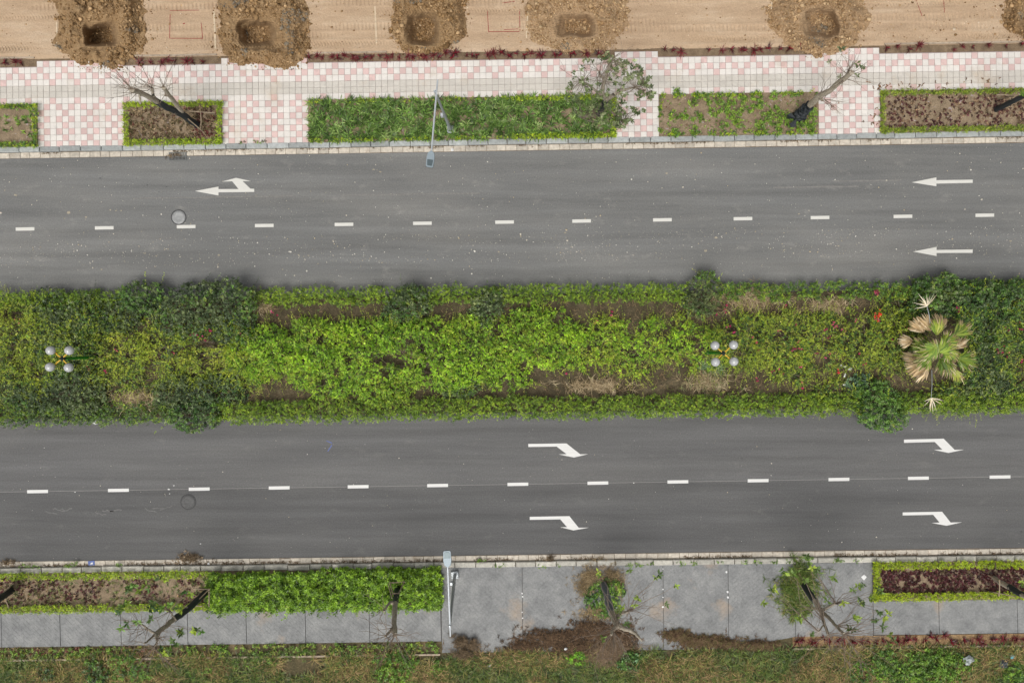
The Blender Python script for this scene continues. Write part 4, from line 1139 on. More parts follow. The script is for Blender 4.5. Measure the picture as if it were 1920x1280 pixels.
for px, py, r in sorted(CL):
    d = py - float(BT(px)); row = 'upper' if d < 24 else ('middle' if d < 50 else 'lower')
    k = cnt.get(row, 0); cnt[row] = k + 1; r = r * 0.88
    lv = Leaves(); k2 = int(r * 2.4); a = rng.uniform(0, 6.28, k2); q = np.sqrt(rng.uniform(0, 1, k2)) * r * 0.75
    D = unit(np.stack([np.cos(a) * q / r, -np.sin(a) * q / r, np.full(k2, .6)], -1))
    lv.sprigs(WV(px + q * np.cos(a), py + q * np.sin(a), 0.16 + 0.12 * (1 - q / r)), D, 9, 0.16, 0.115, 0.36, P_WEED + [(140, 168, 62, 1.5)], spread=(.6, 1.3))
    t = thing('leafy_plant', W(px, py, .14), '%s green clump from the left in the %s row of the half-bare bed' % (ORD[k], row), 'plant', 'green clumps on the half-bare bed')
    tag(lv.build('foliage', 'leaf', t), kind='stuff')

# red cordylines: three kinds copied along the rows
CORD = []
for v in range(4):
    st = Straps(); n = 15
    st.tufts(np.array([[0, 0, 0.03]]), n, 0.36, 0.036, P_RED, (0.05, 0.8), 0.5, 0.25)
    st.tufts(np.array([[0, 0, 0.06]]), 6, 0.22, 0.045, [(122, 32, 46, 2), (92, 34, 38, 2)], (0.6, 1.3), 0.3, 0.2)
    CORD.append(st.build('cordyline', 'leaf', link=False))
def cordyline(px, py, z, sc, label, group):
    o = bpy.data.objects.new('cordyline', CORD[int(rng.integers(4))]); C.objects.link(o)
    o.location = W(px, py, z); o.rotation_euler = (rng.normal(0, .1), rng.normal(0, .1), rng.uniform(0, 6.28)); o.scale = (sc,) * 3
    tag(o, label, 'plant', group)
xs = [8, 32, 42, 262, 282, 298, 315, 330, 352, 362, 385]
xs += list(np.arange(586, 880, 12.5)) + list(np.arange(884, 1150, 14)) + [1244, 1262, 1276, 1330, 1352, 1370, 1387, 1398, 1412, 1427, 1438, 1466, 1478, 1500, 1518, 1530, 1665, 1682, 1706, 1720, 1788, 1803, 1822, 1850, 1885, 1912]
SEG = [(0, 90, 'left of the first soil heap'), (90, 440, 'between the first two soil heaps'), (440, 800, 'left of the third pit'), (800, 1085, 'between the third and fourth pits'), (1085, 1200, 'behind the leafy tree'), (1200, 1540, 'left of the pollarded tree'), (1540, 2000, 'right of the pollarded tree')]
cnt = {}
for x in xs:
    sg = [q[2] for q in SEG if q[0] <= x < q[1]][0]; cnt[sg] = cnt.get(sg, -1) + 1; lab = '%s red plant from the left in the row %s' % (ORD[cnt[sg]], sg)
    x = x + rng.normal(0, 2.5); lo = 6 if x < 420 else (9 if x < 1160 else 11)
    cordyline(x, float(T_TOP(x)) - lo + rng.normal(0, 2.2), 0.12, rng.uniform(0.65, 1.15) * (0.7 if x > 1780 else 1), lab, 'red plants above the pavement')
for j, x in enumerate(np.arange(1494, 1935, 12.5)):
    cordyline(x + rng.normal(0, 2.5), float(PAVE_B(x)) + 10 + rng.normal(0, 3), 0.14, rng.uniform(0.7, 1.2), '%s spiky red plant from the left below the grey pavement' % ORD[j], 'red plants below the grey pavement')

# ------------------------------------------------------------------ planting in the lower beds
LB0, LB1 = (lambda x: KERB_L1(x) + 1), (lambda x: BED_B(x) - 2)
border('yellow-green border hedge along both sides of the lower left bed', -60, 392, 'tb', 12, 0.36, P_BORDER, LB0, LB1, 0.2)
border('neat yellow-green border hedge framing the dark red lower bed', 1637, 1990, 'tbl', 12, 0.36, [(160, 176, 36, 3), (140, 160, 38, 2), (112, 134, 36, 1)], LB0, LB1, 0.05, 300)
l0 = lambda a: (lambda x: LB0(x) + a); l1 = lambda a: (lambda x: LB1(x) - a)
litter('scattered dark red plants in the lower left bed', -60, 390, l0(10), l1(10), 900, P_DKRED + [(150, 128, 98, 2)], 0.11, W_=0.035, k=8, patch=(0.035, 13, 0.46))
litter('thin green weeds in the lower left bed', -60, 390, l0(10), l1(8), 420, P_GRASS, 0.16, W_=0.016, k=6)
litter('dense dark red plants filling the lower right bed', 1650, 1990, l0(11), l1(12), 1500, P_DKRED, 0.11, W_=0.042, k=9, patch=(0.045, 15, 0.32), name='dark_red_plants')
# dense bright shrub bed
x, y, t = scatter(4200, 389, 828, lambda x: LB0(x) - 1 + 6 * (x < 600), lambda x: LB1(x) + 2)
l = fbm(x * 0.07, y * 0.07, 61, 2); ok = l > 0.16; x, y, l, t = x[ok], y[ok], l[ok], t[ok]
edge_ = np.minimum(1, np.minimum.reduce([x - 386, 830 - x, (t + .02) * 80, (1.02 - t) * 80]) / 12)
cr, cdx, cdy, cid = clumps(x, y, 13.0, 8)
z = 0.15 + np.maximum(0, (0.8 * (0.55 + 0.7 * l)) * (0.5 + .5 * edge_) * (1.1 - .5 * cr ** 2 + .3 * (cid - .5)) - 0.15 - rng.exponential(0.11, len(x)))
D = unit(np.stack([cdx * cr + rng.normal(0, .35, len(x)), -cdy * cr + rng.normal(0, .35, len(x)), np.full(len(x), .9)], -1)); kp = cr < 1.2
lv = Leaves(); lv.sprigs(WV(x, y, z)[kp], D[kp], 12, 0.16 * rng.uniform(.6, 1.4, int(kp.sum())), 0.15, 0.30, P_BUSH, spread=(0.8, 1.5), tone=0.85 + .3 * cid[kp])
k = 46; xx = rng.uniform(395, 820, k); yy = LB1(xx) + rng.normal(2, 3, k)
lv.sprigs(WV(xx, yy, 0.45), unit(np.stack([rng.normal(0, .4, k), np.full(k, -.6), np.full(k, .6)], -1)), 14, 0.3, 0.13, .34, P_BUSH)
tn = thing('shrub_bed', W(610, 1105, .14), 'dense bright green leafy shrubs filling the bed left of the lower street lamp', 'shrub')
tag(lv.build('foliage', 'leaf', tn), kind='stuff')
mb = MB()
for _ in range(120):
    a = W(rng.uniform(395, 822), 0, 0)[0]; b = W(0, float(LB0(600)) + rng.uniform(8, 70), 0)[1]
    mb.tube([(a, b, 0.1), (a + rng.normal(0, .05), b + rng.normal(0, .05), 0.4), (a + rng.normal(0, .1), b + rng.normal(0, .1), 0.62)], [0.012, 0.009, 0.005], 4, cap=False)
tag(mb.build('stems', 'twig_bark', tn), kind='stuff')

# ------------------------------------------------------------------ verge plants
vb = lambda x: 0 * x + 1330
pb = lambda a: (lambda x: PAVE_B(x) + a)
st = Straps()
x, y, _ = scatter(9500, -60, 1990, pb(22), vb); q = fbm(x * 0.012, y * 0.02, 71, 3)
ok = q > 0.33; st.tufts(WV(x[ok], y[ok], 0.12), 7, 0.46, 0.024, P_GRASS, (0.1, 1.1), 0.7, 0.32)
tag(st.build('grass', 'leaf'), 'rough green grass over the verge', 'grass', kind='stuff')
st = Straps()
x, y, _ = scatter(6800, -60, 1990, pb(22), vb); q = fbm(x * 0.011, y * 0.022, 77, 3); q = q + 0.12 * ((x > 1190) & (x < 1640))
ok = q > 0.54; st.tufts(WV(x[ok], y[ok], 0.16), 7, 0.56, 0.020, [(160, 136, 98, 3), (126, 104, 72, 3), (96, 80, 56, 2), (140, 130, 78, 3)], (0.0, 0.8), 0.6)
tag(st.build('dead_grass', 'dry_leaf'), 'bleached dead grass over the verge', 'grass', kind='stuff')
# planted strip between pavement and edging, lower left
x, y, _ = scatter(420, -60, 824, pb(2), pb(20)); q = fbm(x * .02, y * .05, 83, 2); ok = q > np.where(x < 300, 0.5, 0.3); x, y = x[ok], y[ok]
lv = Leaves(); lv.sprigs(WV(x, y, 0.14), dirs_up(len(x), .6), 10, 0.16, 0.13, 0.34, P_WEED + [(150, 160, 70, 2), (96, 118, 52, 2)])
tag(lv.build('strip_plants', 'leaf'), 'leafy green and yellowing plants in the strip under the lower left pavement', 'plants', kind='stuff')
litter('red and straw-coloured stubble in the strip at the lower left corner', -60, 300, pb(2), pb(20), 260, [(120, 72, 60, 2), (150, 128, 92, 3), (104, 112, 56, 2)], 0.14, W_=0.02, k=6)
# overgrowth at the pavement's lower edge
def mat_patch(label, blobs, n, pal, L, W_, name, mat='dry_leaf', z=0.18, el=(-0.05, 0.7), k=6, cat='vine', hh=0.15, drp=0.5):
    X, Y, Zz = [], [], []
    tot = sum(b[2] * b[3] for b in blobs)
    for bx, by, rx, ry in blobs:
        m_ = int(n * rx * ry / tot); a = rng.uniform(0, 6.28, m_); q = np.abs(rng.normal(0, .62, m_)) ** .8 * (0.45 + 1.0 * vnoise(np.cos(a) * 3 + bx, np.sin(a) * 3 + by, 3))
        X.append(bx + rx * q * np.cos(a)); Y.append(by + ry * q * np.sin(a)); Zz.append(z + hh * np.clip(1 - q * q, 0, 1) * rng.uniform(0.2, 1, m_))
    x, y, zz = map(np.concatenate, (X, Y, Zz))
    st = Straps(); st.tufts(WV(x, y, zz), k, L, W_, pal, el, drp)
    t = thing(name, W(blobs[0][0], blobs[0][1], 0.15), label, cat); tag(st.build('blades' if 'grass' in name else 'strands', mat, t), kind='stuff')
mat_patch('brown withered vine creeping over the pavement left of the broken tree', [(1040, 1195, 60, 18), (1110, 1182, 50, 22), (1160, 1195, 44, 22), (985, 1212, 36, 12), (1085, 1215, 70, 18)], 3400, [(84, 66, 50, 3), (102, 82, 62, 2), (66, 54, 42, 2)], 0.15, 0.02, 'dead_vine')
mat_patch('brown withered vine at the pavement edge right of the broken tree', [(1270, 1192, 30, 14), (1310, 1202, 46, 14), (1360, 1206, 36, 10), (1420, 1210, 50, 10)], 1700, [(86, 68, 52, 3), (104, 86, 64, 2), (92, 84, 54, 2)], 0.15, 0.02, 'dead_vine')
mat_patch('heap of dry twigs under the broken tree', [(1140, 1228, 52, 26), (1150, 1212, 44, 18)], 420, [(120, 102, 82, 3), (98, 82, 64, 2)], 0.38, 0.014, 'brush_pile', el=(-.05, .5), cat='twigs', hh=0.25)
mat_patch('brown bramble at the foot of the lower street lamp', [(862, 1203, 20, 14), (885, 1208, 18, 13), (870, 1225, 30, 12)], 320, P_BROWN, 0.22, 0.016, 'dead_bramble', hh=0.3)
mat_patch('dry tan grass ringing the tree pit of the broken tree', [(1110, 1080, 34, 24), (1150, 1082, 24, 22), (1098, 1100, 22, 24), (1160, 1100, 10, 24), (1118, 1148, 40, 16)], 1100, [(146, 128, 98, 3), (122, 106, 78, 3), (100, 86, 64, 2)], 0.17, 0.012, 'pit_grass', cat='grass')
lvp = Leaves()
def weeds(label, blobs, dens, pal, L, h, name='weed_patch', Wd=0.5, n=9, seed=0):
    b = blobs; return thicket(name, label, 'weeds', b, dens, pal, L, n, 0.10, 200 + seed, 0.6, None, thin=0.12, Wd=Wd, twig=False, deep=0.07)
weeds('green creeper filling the tree pit of the broken tree', [(1122, 1120, 30, 30, .3), (1148, 1108, 26, 26, .3), (1135, 1142, 34, 18, .25)], 190, P_WEED + P_MIDG, 0.09, .25, seed=1)
mat_patch('long grass and creeper round the tree with split trunk', [(1490, 1108, 36, 32), (1506, 1080, 32, 28), (1496, 1136, 30, 22)], 700, [(92, 112, 50, 3), (112, 130, 58, 2), (74, 92, 40, 2), (132, 128, 78, 1.5)], 0.34, 0.026, 'pit_grass', 'leaf', .16, (0.1, 1.1), 6, 'grass', 0.2)
weeds('bright weed patch under the leaning propped tree', [(740, 1242, 42, 24, .35), (735, 1262, 36, 26, .35)], 120, P_WEED, 0.11, .3, seed=3)
weeds('small round weed beside the bramble', [(821, 1254, 13, 16, .3)], 120, P_WEED, 0.11, .3, seed=4)
weeds('lime-green weed patch left of the brush pile', [(1084, 1232, 20, 14, .25)], 120, [(128, 178, 50, 3), (104, 150, 46, 2)], 0.10, .3, seed=5)
weeds('glossy dark green weeds right of the brush pile', [(1178, 1237, 24, 20, .35)], 120, P_MIDG + [(140, 178, 120, 1)], 0.12, .3, seed=6)
weeds('broad weed patch below the red plants, right', [(1745, 1240, 46, 24, .35), (1755, 1262, 50, 22, .35), (1800, 1243, 30, 20, .3)], 120, P_WEED, 0.12, .3, seed=7)
weeds('weed patch below the red plants, left', [(1660, 1240, 34, 20, .3), (1625, 1262, 34, 24, .35), (1690, 1258, 36, 20, .3)], 110, P_WEED + P_MIDG, 0.11, .3, seed=8)
weeds('weeds in the bottom right corner', [(1912, 1262, 30, 26, .35)], 120, P_WEED + P_MIDG, 0.11, .3, seed=9)
weeds('dark leafy weeds at the bottom left', [(180, 1262, 26, 26, .4), (90, 1262, 16, 14, .3)], 110, P_MIDG + P_DARK, 0.11, .3, seed=10)
weeds('green ferny weeds beside them at the bottom left', [(245, 1258, 42, 26, .4), (235, 1240, 30, 16, .35)], 110, P_WEED + P_MIDG, 0.12, .3, Wd=0.3, seed=11)
weeds('thin weeds on the verge under the bright shrub bed', [(560, 1225, 40, 14, .25), (480, 1240, 50, 14, .2), (640, 1235, 26, 14, .25), (380, 1262, 30, 14, .25)], 80, P_GRASS + P_WEED, 0.11, .3, Wd=0.25, seed=12)
# kerb-side weeds
lv = Leaves()
for px, py, k in ((1014, 1060, 4), (1046, 1060, 3), (1180, 1058, 8), (1195, 1058, 8), (1222, 1057, 7), (1275, 1056, 8), (1300, 1055, 8), (1350, 1054, 5), (1398, 1053, 9), (1420, 1053, 9), (1450, 1053, 10), (1478, 1052, 8), (1572, 1050, 18), (1605, 1050, 6), (1515, 1047, 14), (48, 1060, 6), (72, 1063, 5), (125, 1060, 8), (145, 1056, 5), (220, 1060, 6), (900, 1050, 8), (930, 1060, 4), (942, 1060, 5)):
    lv.sprigs(WV(px + rng.normal(0, 5, k), py + rng.normal(0, 2, k), 0.13), dirs_up(k, .8), 8, 0.08, 0.09, .4, P_WEED)
for px, k in ((455, 5), (478, 4), (492, 6)):
    lv.sprigs(WV(px + rng.normal(0, 4, k), 267 + rng.normal(0, 1.5, k), 0.15), dirs_up(k, .8), 8, 0.08, 0.08, .4, P_WEED + P_BROWN)
tag(lv.build('kerb_weeds', 'leaf'), 'small weeds sprouting from the kerb joints', 'weeds', kind='stuff')
st = Straps()
x = rng.uniform(-40, 1960, 1500); fz = fbm(x * 0.02, x * 0, 91, 3); ok = fz > 0.42; x = x[ok]
st.tufts(WV(x, GUT_L1(x) - 1 + rng.normal(0, 1.6, len(x)), 0.03), 4, 0.09, 0.014, P_BROWN, (-.05, .3), .2)
x = rng.uniform(-40, 1960, 900); ok = fbm(x * 0.02, x * 0, 95, 3) > 0.5; x = x[ok]
st.tufts(WV(x, GUT_U0(x) + np.abs(rng.normal(0, 1.2, len(x))), 0.03), 4, 0.07, 0.014, P_BROWN, (-.05, .3), .2)
tag(st.build('gutter_litter', 'dry_leaf'), 'brown leaf litter lying in the gutters', 'litter', kind='stuff')
for px, py, rx, ry, n, lb in ((356, 1047, 25, 8, 150, 'mound of dead twigs and dirt in the lower gutter'), (12, 1054, 18, 6, 40, 'small mound of dry leaves in the gutter at the left edge'), (1030, 1048, 18, 8, 50, 'dry weed heap in the gutter near the tan tree pit'), (325, 291, 16, 3, 16, 'dry leaves packed round the drain grate')):
    mat_patch(lb, [(px, py, rx, ry)], n, P_BROWN + [(150, 132, 108, 1)], 0.16, 0.013, 'debris_pile', cat='debris', hh=0.12, z=0.03)
st = Straps()
x = np.concatenate([rng.normal(1640, 7, 14), rng.normal(1655, 9, 12), rng.normal(1715, 40, 14), rng.normal(1850, 40, 12), rng.normal(1560, 30, 6)]); y = np.concatenate([rng.normal(225, 14, 14), rng.normal(164, 3, 12), rng.normal(158, 5, 14), rng.normal(150, 4, 12), rng.normal(200, 12, 6)])
st.tufts(WV(x, y, 0.16), 2, 0.13, 0.045, [(112, 84, 62, 2), (94, 72, 54, 2), (130, 104, 74, 1)], (-.02, .3), .3)
tag(st.build('fallen_leaves', 'dry_leaf'), 'fallen brown leaves on the checkered tiles at the right', 'leaves', kind='stuff')

# ------------------------------------------------------------------ trees
def twigs(mb, node, n, L, up=0.3, r=0.011, bias=(0, 0, 0), sub=2):
    tips = []
    for _ in range(n):
        d = Vector((rng.normal(0, 1) + bias[0], rng.normal(0, 1) + bias[1], abs(rng.normal(0, .7)) + up + bias[2])).normalized()
        p = Vector(node); l = L * rng.uniform(0.5, 1.2); pts = [p.copy()]; dd = d.copy()
        for k in range(4):
            dd = (dd + Vector(rng.normal(0, .16, 3)) + Vector((0, 0, .03))).normalized(); p = p + dd * l / 4; pts.append(p.copy())
        mb.tube(pts, [r, r * .85, r * .65, r * .5, r * .3], 4, cap=False); tips.append(pts[-1])
        for _ in range(sub):
            k = int(rng.integers(1, 4)); q = pts[k]; e = (dd + Vector(rng.normal(0, .6, 3))).normalized(); ll = l * rng.uniform(.2, .45)
            qq = [q, q + e * ll * .5, q + (e + Vector(rng.normal(0, .15, 3))) * ll]
            mb.tube(qq, [r * .6, r * .45, r * .25], 3, cap=False); tips.append(qq[-1])
    return tips
def rosettes(name, nodes, pal, parent, L=0.19, n=8, Wd=0.42, per=1):
    lv = Leaves(); P = np.repeat(np.array([list(p) for p in nodes]), per, 0)
    if per > 1: P = P + rng.normal(0, 0.13, P.shape)
    lv.sprigs(P, dirs_up(len(P), 0.5), n, 0.06, L, Wd, pal, 0.14, spread=(0.7, 1.5), curl=0.12)
    return tag(lv.build(name, 'leaf', parent), kind='stuff')
def wp(p): return W(*p[:3])
def path(mb, pts, sides=9, sub=4, wob=0.012):
    P = np.array([wp(p) for p in pts]); R = np.array([p[3] for p in pts])
    t = np.linspace(0, len(P) - 1, (len(P) - 1) * sub + 1); i = np.minimum(t.astype(int), len(P) - 2); f = (t - i)[:, None]
    Q = P[i] * (1 - f) + P[i + 1] * f; r = R[i] * (1 - f[:, 0]) + R[i + 1] * f[:, 0]
    Q[1:-1] += rng.normal(0, wob, Q[1:-1].shape); r = r * (1 + rng.normal(0, 0.04, len(r)))
    mb.tube([tuple(q) for q in Q], list(r), sides)
def tree(label, wrap, trunk, limbs, tw, leaves=None, pal=P_TREE, L=0.19, n=8, ties=(), wmat='black_wrap'):
    t = thing('tree', wp(trunk[0]), label, 'tree')
    mb = MB(); path(mb, trunk); to = mb.build('trunk', 'bark', t)
    if wrap: mb = MB(); path(mb, wrap, 10, 6, 0.01); mb.build('trunk_wrap', wmat, t)
    for lb in limbs: mb = MB(); path(mb, lb); mb.build('limb', 'bark', t)
    for p, r in ties:
        mb = MB(); c = wp(p); mb.lathe(c, [(r, -.02), (r + .012, 0), (r, .02)], 12); mb.build('tie', 'rope', t)
    if tw:
        mb = MB(); tips = []
        for p, k, l, up, bias in tw: tips += twigs(mb, wp(p), k, l, up, 0.0135, bias)
        tag(mb.build('twigs', 'twig_bark', t), kind='stuff')
    if leaves:
        nodes = [Vector(wp(p)) for lb in limbs + [trunk[len(trunk) // 2:]] for p in lb[1:]]; mb = MB()
        for p in leaves:
            q = Vector(wp(p)); b0 = min(nodes, key=lambda v: (v - q).length + max(0, v.z - q.z) * 1.5); d = q - b0
            m1 = b0 + d * .4 + Vector(rng.normal(0, .05 * d.length, 3)); m2 = b0 + d * .75 + Vector(rng.normal(0, .04 * d.length, 3)) + Vector((0, 0, .04))
            r_ = min(.016, .006 + .004 * d.length); mb.tube([b0, m1, m2, q], [r_, r_ * .8, r_ * .55, r_ * .35], 4, cap=False)
        tag(mb.build('leaf_twigs', 'twig_bark', t), kind='stuff')
    if leaves: rosettes('foliage', [wp(p) for p in leaves], pal, t, L, n)
    return t
out = (-0.5, 0.3, 0)
tree('forked bare tree wrapped in black in the framed bed', [(370, 235, .12, .16), (337, 212, 1.6, .155), (302, 196, 3.1, .15), (288, 186, 3.7, .14)],
     [(370, 235, .12, .12), (337, 212, 1.6, .12), (302, 196, 3.1, .115), (276, 180, 4.4, .11), (258, 172, 5.1, .11), (247, 168.5, 5.6, .115)],
     [[(341, 212, 1.5, .10), (330, 194, 2.6, .10), (317, 179, 3.9, .09), (306.5, 164.5, 5.0, .085)], [(289, 186, 3.7, .08), (286.5, 176, 4.3, .07), (285, 165, 4.9, .06)], [(261, 174, 5.0, .05), (262, 186, 4.7, .04), (263, 195, 4.5, .03)], [(320, 181, 3.8, .05), (308, 178, 4.1, .04)]],
     [((247, 168, 5.6), 9, 1.3, .3, (-.5, .3, 0)), ((285, 165, 4.9), 8, 1.3, .3, (0, .5, 0)), ((306, 164, 5.0), 8, 1.3, .3, (.3, .6, 0)), ((258, 172, 5.1), 6, 1.2, .2, (-.6, -.3, 0)), ((310, 178, 4.1), 5, .9, .2, (0, .3, 0)), ((300, 196, 3.0), 5, .9, .1, (-.6, -1.0, -.3)), ((330, 205, 2.0), 4, .9, .1, (-.2, -.8, -.2))])
tree('pollarded bare tree with black bagged foot leaning over the tiles', None,
     [(1500, 214, .12, .15), (1517, 199, 1.2, .145), (1534, 182, 2.4, .15), (1556, 170, 3.5, .12), (1579, 151, 4.6, .11), (1597, 136, 5.5, .10)],
     [[(1537, 184, 2.4, .09), (1544, 187, 2.5, .05)]],
     [((1583, 148, 4.8), 12, 1.3, .2, (.1, .2, 0)), ((1590, 142, 5.1), 9, 1.2, .2, (.5, .2, 0)), ((1536, 182, 2.5), 7, 1.3, .2, (-.3, .5, 0)), ((1545, 186, 2.6), 7, 1.3, .1, (.5, -.8, 0))],
     [(1612, 128, 5.6), (1610, 124, 5.6), (1616, 131, 5.7), (1608, 119, 5.5), (1572, 92, 5.9), (1578, 90, 6.0), (1575, 145, 4.6), (1606, 143, 5.3), (1555, 117, 5.2)], P_TREE, 0.17, 7)
bag = thing('plastic_sheeting', W(1505, 208, .14), 'crumpled black sheeting tied round the foot of the pollarded tree', 'sheeting')
xs_ = np.linspace(0, 1, 26)
mb = MB(); Pb = []
for k in range(22):
    f = k / 21; c = np.array(W(1494 + 24 * f, 220 - 22 * f, .14 + 1.15 * f)); Pb.append((tuple(c + rng.normal(0, .015, 3)), 0.30 - 0.10 * f + rng.normal(0, .028)))
mb.tube([p for p, _ in Pb], [r for _, r in Pb], 14)
v = np.array(mb.v); v += rng.normal(0, 0.018, v.shape); mb.v = [tuple(q) for q in v]; mb.sm = [False] * len(mb.sm); mb.build('sheet', 'black_wrap', bag)
mb = MB()
for q in range(4):
    a = rng.uniform(0, 6.28); c = Vector(W(1496 + rng.normal(0, 5), 214 + rng.normal(0, 5), .45 + rng.uniform(0, .5))); e = Vector((math.cos(a), math.sin(a), -.2))
    s_ = e.cross(Vector((0, 0, 1))); mb.add([c, c + e * .35 + s_ * .16, c + e * .42 - Vector((0, 0, .1)), c + e * .33 - s_ * .18], [(0, 1, 2, 3)])
tag(mb.build('loose_flaps', 'black_wrap', bag), kind='stuff')

# leafy tree
th_ = rng.uniform(0, 6.28, 900); q_ = np.sqrt(rng.uniform(0, 1, 900))
lx, ly = 1143 + 84 * q_ * np.cos(th_), 172 + 72 * q_ * np.sin(th_)
keep = np.ones(900, bool)
den = 0.55 + 0.45 * ((q_ > 0.6) | (ly > 190))
den = den * np.where((np.abs(lx - 1140) < 26) & (ly < 178) & (ly > 115), 0.8, 1.0) * np.where((lx > 1165) & (ly > 185) & (ly < 205), .5, 1) * (fbm(lx * 0.06, ly * 0.06, 33, 2) > 0.44)
keep = rng.uniform(0, 1, 900) < den * 0.62
keep &= ~((lx > 1190) & (ly > 215)) & ~((lx < 1075) & (ly < 115))
lz = np.where(ly > 190, rng.uniform(2.6, 4.0, 900), rng.uniform(3.8, 5.6, 900))
crown = [(a, b, c) for a, b, c in zip(lx[keep], ly[keep], lz[keep])]
tr = tree('leafy green tree with open crown beside the tiled crossing', [(1123, 214, .12, .15), (1130, 201, 1.2, .145), (1136, 188, 2.3, .14)],
     [(1123, 214, .12, .11), (1130, 201, 1.2, .11), (1136, 188, 2.3, .11)],
     [[(1136, 188, 2.3, .10), (1130, 174, 3.0, .085), (1133, 153, 3.9, .075), (1141, 132, 4.8, .06), (1144, 115, 5.5, .045)],
      [(1136, 188, 2.3, .10), (1147, 181, 2.8, .09), (1162, 170, 3.4, .075), (1192, 164, 4.2, .04), (1210, 158, 4.7, .02)],
      [(1132, 180, 2.6, .07), (1124, 177, 2.9, .06), (1107, 162, 3.6, .05), (1093, 152, 4.3, .03)], [(1133, 153, 3.9, .04), (1126, 141, 4.4, .035), (1124, 134, 4.7, .03)],
      [(1128, 195, 1.8, .05), (1112, 210, 2.6, .035), (1092, 222, 3.2, .02)], [(1134, 195, 1.9, .05), (1152, 215, 2.6, .035), (1168, 226, 3.1, .02)]],
     [((1144, 115, 5.5), 9, 1.0, .3, (0, .5, 0)), ((1192, 164, 4.2), 8, 1.0, .3, (.6, 0, 0)), ((1093, 152, 4.3), 8, 1.0, .3, (-.6, .2, 0)), ((1133, 153, 3.9), 8, 1.1, .3, (0, 0, 0)), ((1110, 210, 2.7), 8, 1.0, .3, (-.3, -.5, 0)), ((1155, 215, 2.7), 8, 1.0, .3, (.4, -.4, 0))],
     crown, P_TREE, 0.145, 9)
tree('black-wrapped tree trunk at the right edge of the red bed', [(1867, 206, .12, .125), (1890, 195, 1.0, .125), (1912, 183, 1.8, .12), (1940, 172, 2.7, .11)],
     [(1867, 206, .12, .10), (1890, 195, 1.0, .10), (1912, 183, 1.8, .10), (1965, 160, 3.4, .09), (2010, 138, 5.0, .08)], [[(1965, 160, 3.4, .06), (1975, 140, 4.4, .04)]],
     [((2010, 138, 5.0), 8, 1.2, .3, (0, 0, 0))], [(1917, 172, 3.6), (1914, 177, 3.4), (1921, 168, 3.8), (1935, 160, 4.0)], P_MIDG, 0.2)
# lower trees
tree('leaning tree with black-wrapped stem and spreading crown, lower left', [(390, 1105, .12, .15), (360, 1135, 1.9, .15), (327, 1160, 3.5, .14)],
     [(390, 1105, .12, .12), (360, 1135, 1.9, .12), (327, 1160, 3.5, .11), (312, 1172, 4.2, .10), (292, 1188, 5.2, .09)],
     [[(320, 1165, 3.8, .07), (302, 1182, 4.7, .06), (296, 1192, 5.2, .05)], [(292, 1188, 5.2, .06), (276, 1178, 5.3, .045), (262, 1169, 5.4, .035), (245, 1172, 5.6, .015)], [(292, 1188, 5.2, .05), (280, 1199, 5.6, .04), (270, 1206, 6.0, .03)], [(292, 1188, 5.2, .07), (295, 1201, 5.6, .05), (290, 1212, 6.0, .04)], [(330, 1162, 3.6, .04), (318, 1145, 4.0, .03)]],
     [((290, 1212, 6.0), 16, 1.7, .1, (.1, -.8, -.2)), ((262, 1169, 5.4), 9, 1.1, .2, (-.3, .3, 0)), ((296, 1195, 5.4), 8, 1.2, .2, (.8, 0, 0)), ((276, 1178, 5.3), 6, 1.1, .2, (0, .6, 0)), ((318, 1145, 4.0), 6, 1.0, .2, (-.4, .5, 0))],
     [(245, 1098, 4.8), (252, 1094, 4.9), (240, 1103, 4.8), (275, 1097, 4.6), (281, 1101, 4.6), (300, 1087, 4.5), (308, 1083, 4.5), (235, 1135, 5.1), (230, 1139, 5.1), (241, 1131, 5.0), (300, 1135, 4.9), (293, 1138, 5.0), (306, 1141, 4.8), (335, 1138, 4.6), (341, 1142, 4.6), (350, 1107, 4.2), (357, 1112, 4.2), (338, 1183, 4.9), (341, 1187, 4.9), (372, 1178, 4.6), (378, 1181, 4.6), (366, 1182, 4.6), (325, 1200, 5.2), (330, 1206, 5.2), (238, 1168, 5.5), (228, 1175, 5.5), (285, 1160, 5.3), (305, 1218, 5.9), (310, 1222, 5.9), (258, 1163, 5.5), (225, 1148, 5.3), (262, 1108, 4.8), (288, 1128, 4.9), (316, 1132, 4.8), (281, 1141, 5.0)], P_YOUNG + P_MIDG + [(150, 172, 60, 2)], 0.25, 9, ties=())
tree('lopped tree held by a timber prop in the bright shrub bed', [(745, 1098, .12, .14), (743, 1118, 1.6, .135), (741, 1130, 2.5, .13)],
     [(745, 1098, .12, .11), (743, 1118, 1.6, .11), (741, 1135, 2.8, .115), (740, 1152, 3.9, .11), (739, 1172, 5.0, .105), (741, 1190, 5.9, .10)],
     [[(741, 1132, 2.6, .07), (731, 1128, 2.9, .06), (724, 1138, 3.6, .05), (720, 1146, 4.0, .04)], [(739, 1174, 5.1, .07), (731, 1184, 5.6, .06), (722, 1192, 5.9, .045)]],
     [((741, 1190, 5.9), 14, 1.5, .1, (0, -.8, -.2)), ((724, 1192, 5.9), 7, 1.3, .1, (-.6, -.6, -.1)), ((739, 1175, 5.1), 8, .9, .1, (0, 0, 0)), ((722, 1142, 3.8), 6, 1.2, .2, (-.4, 0, 0))])
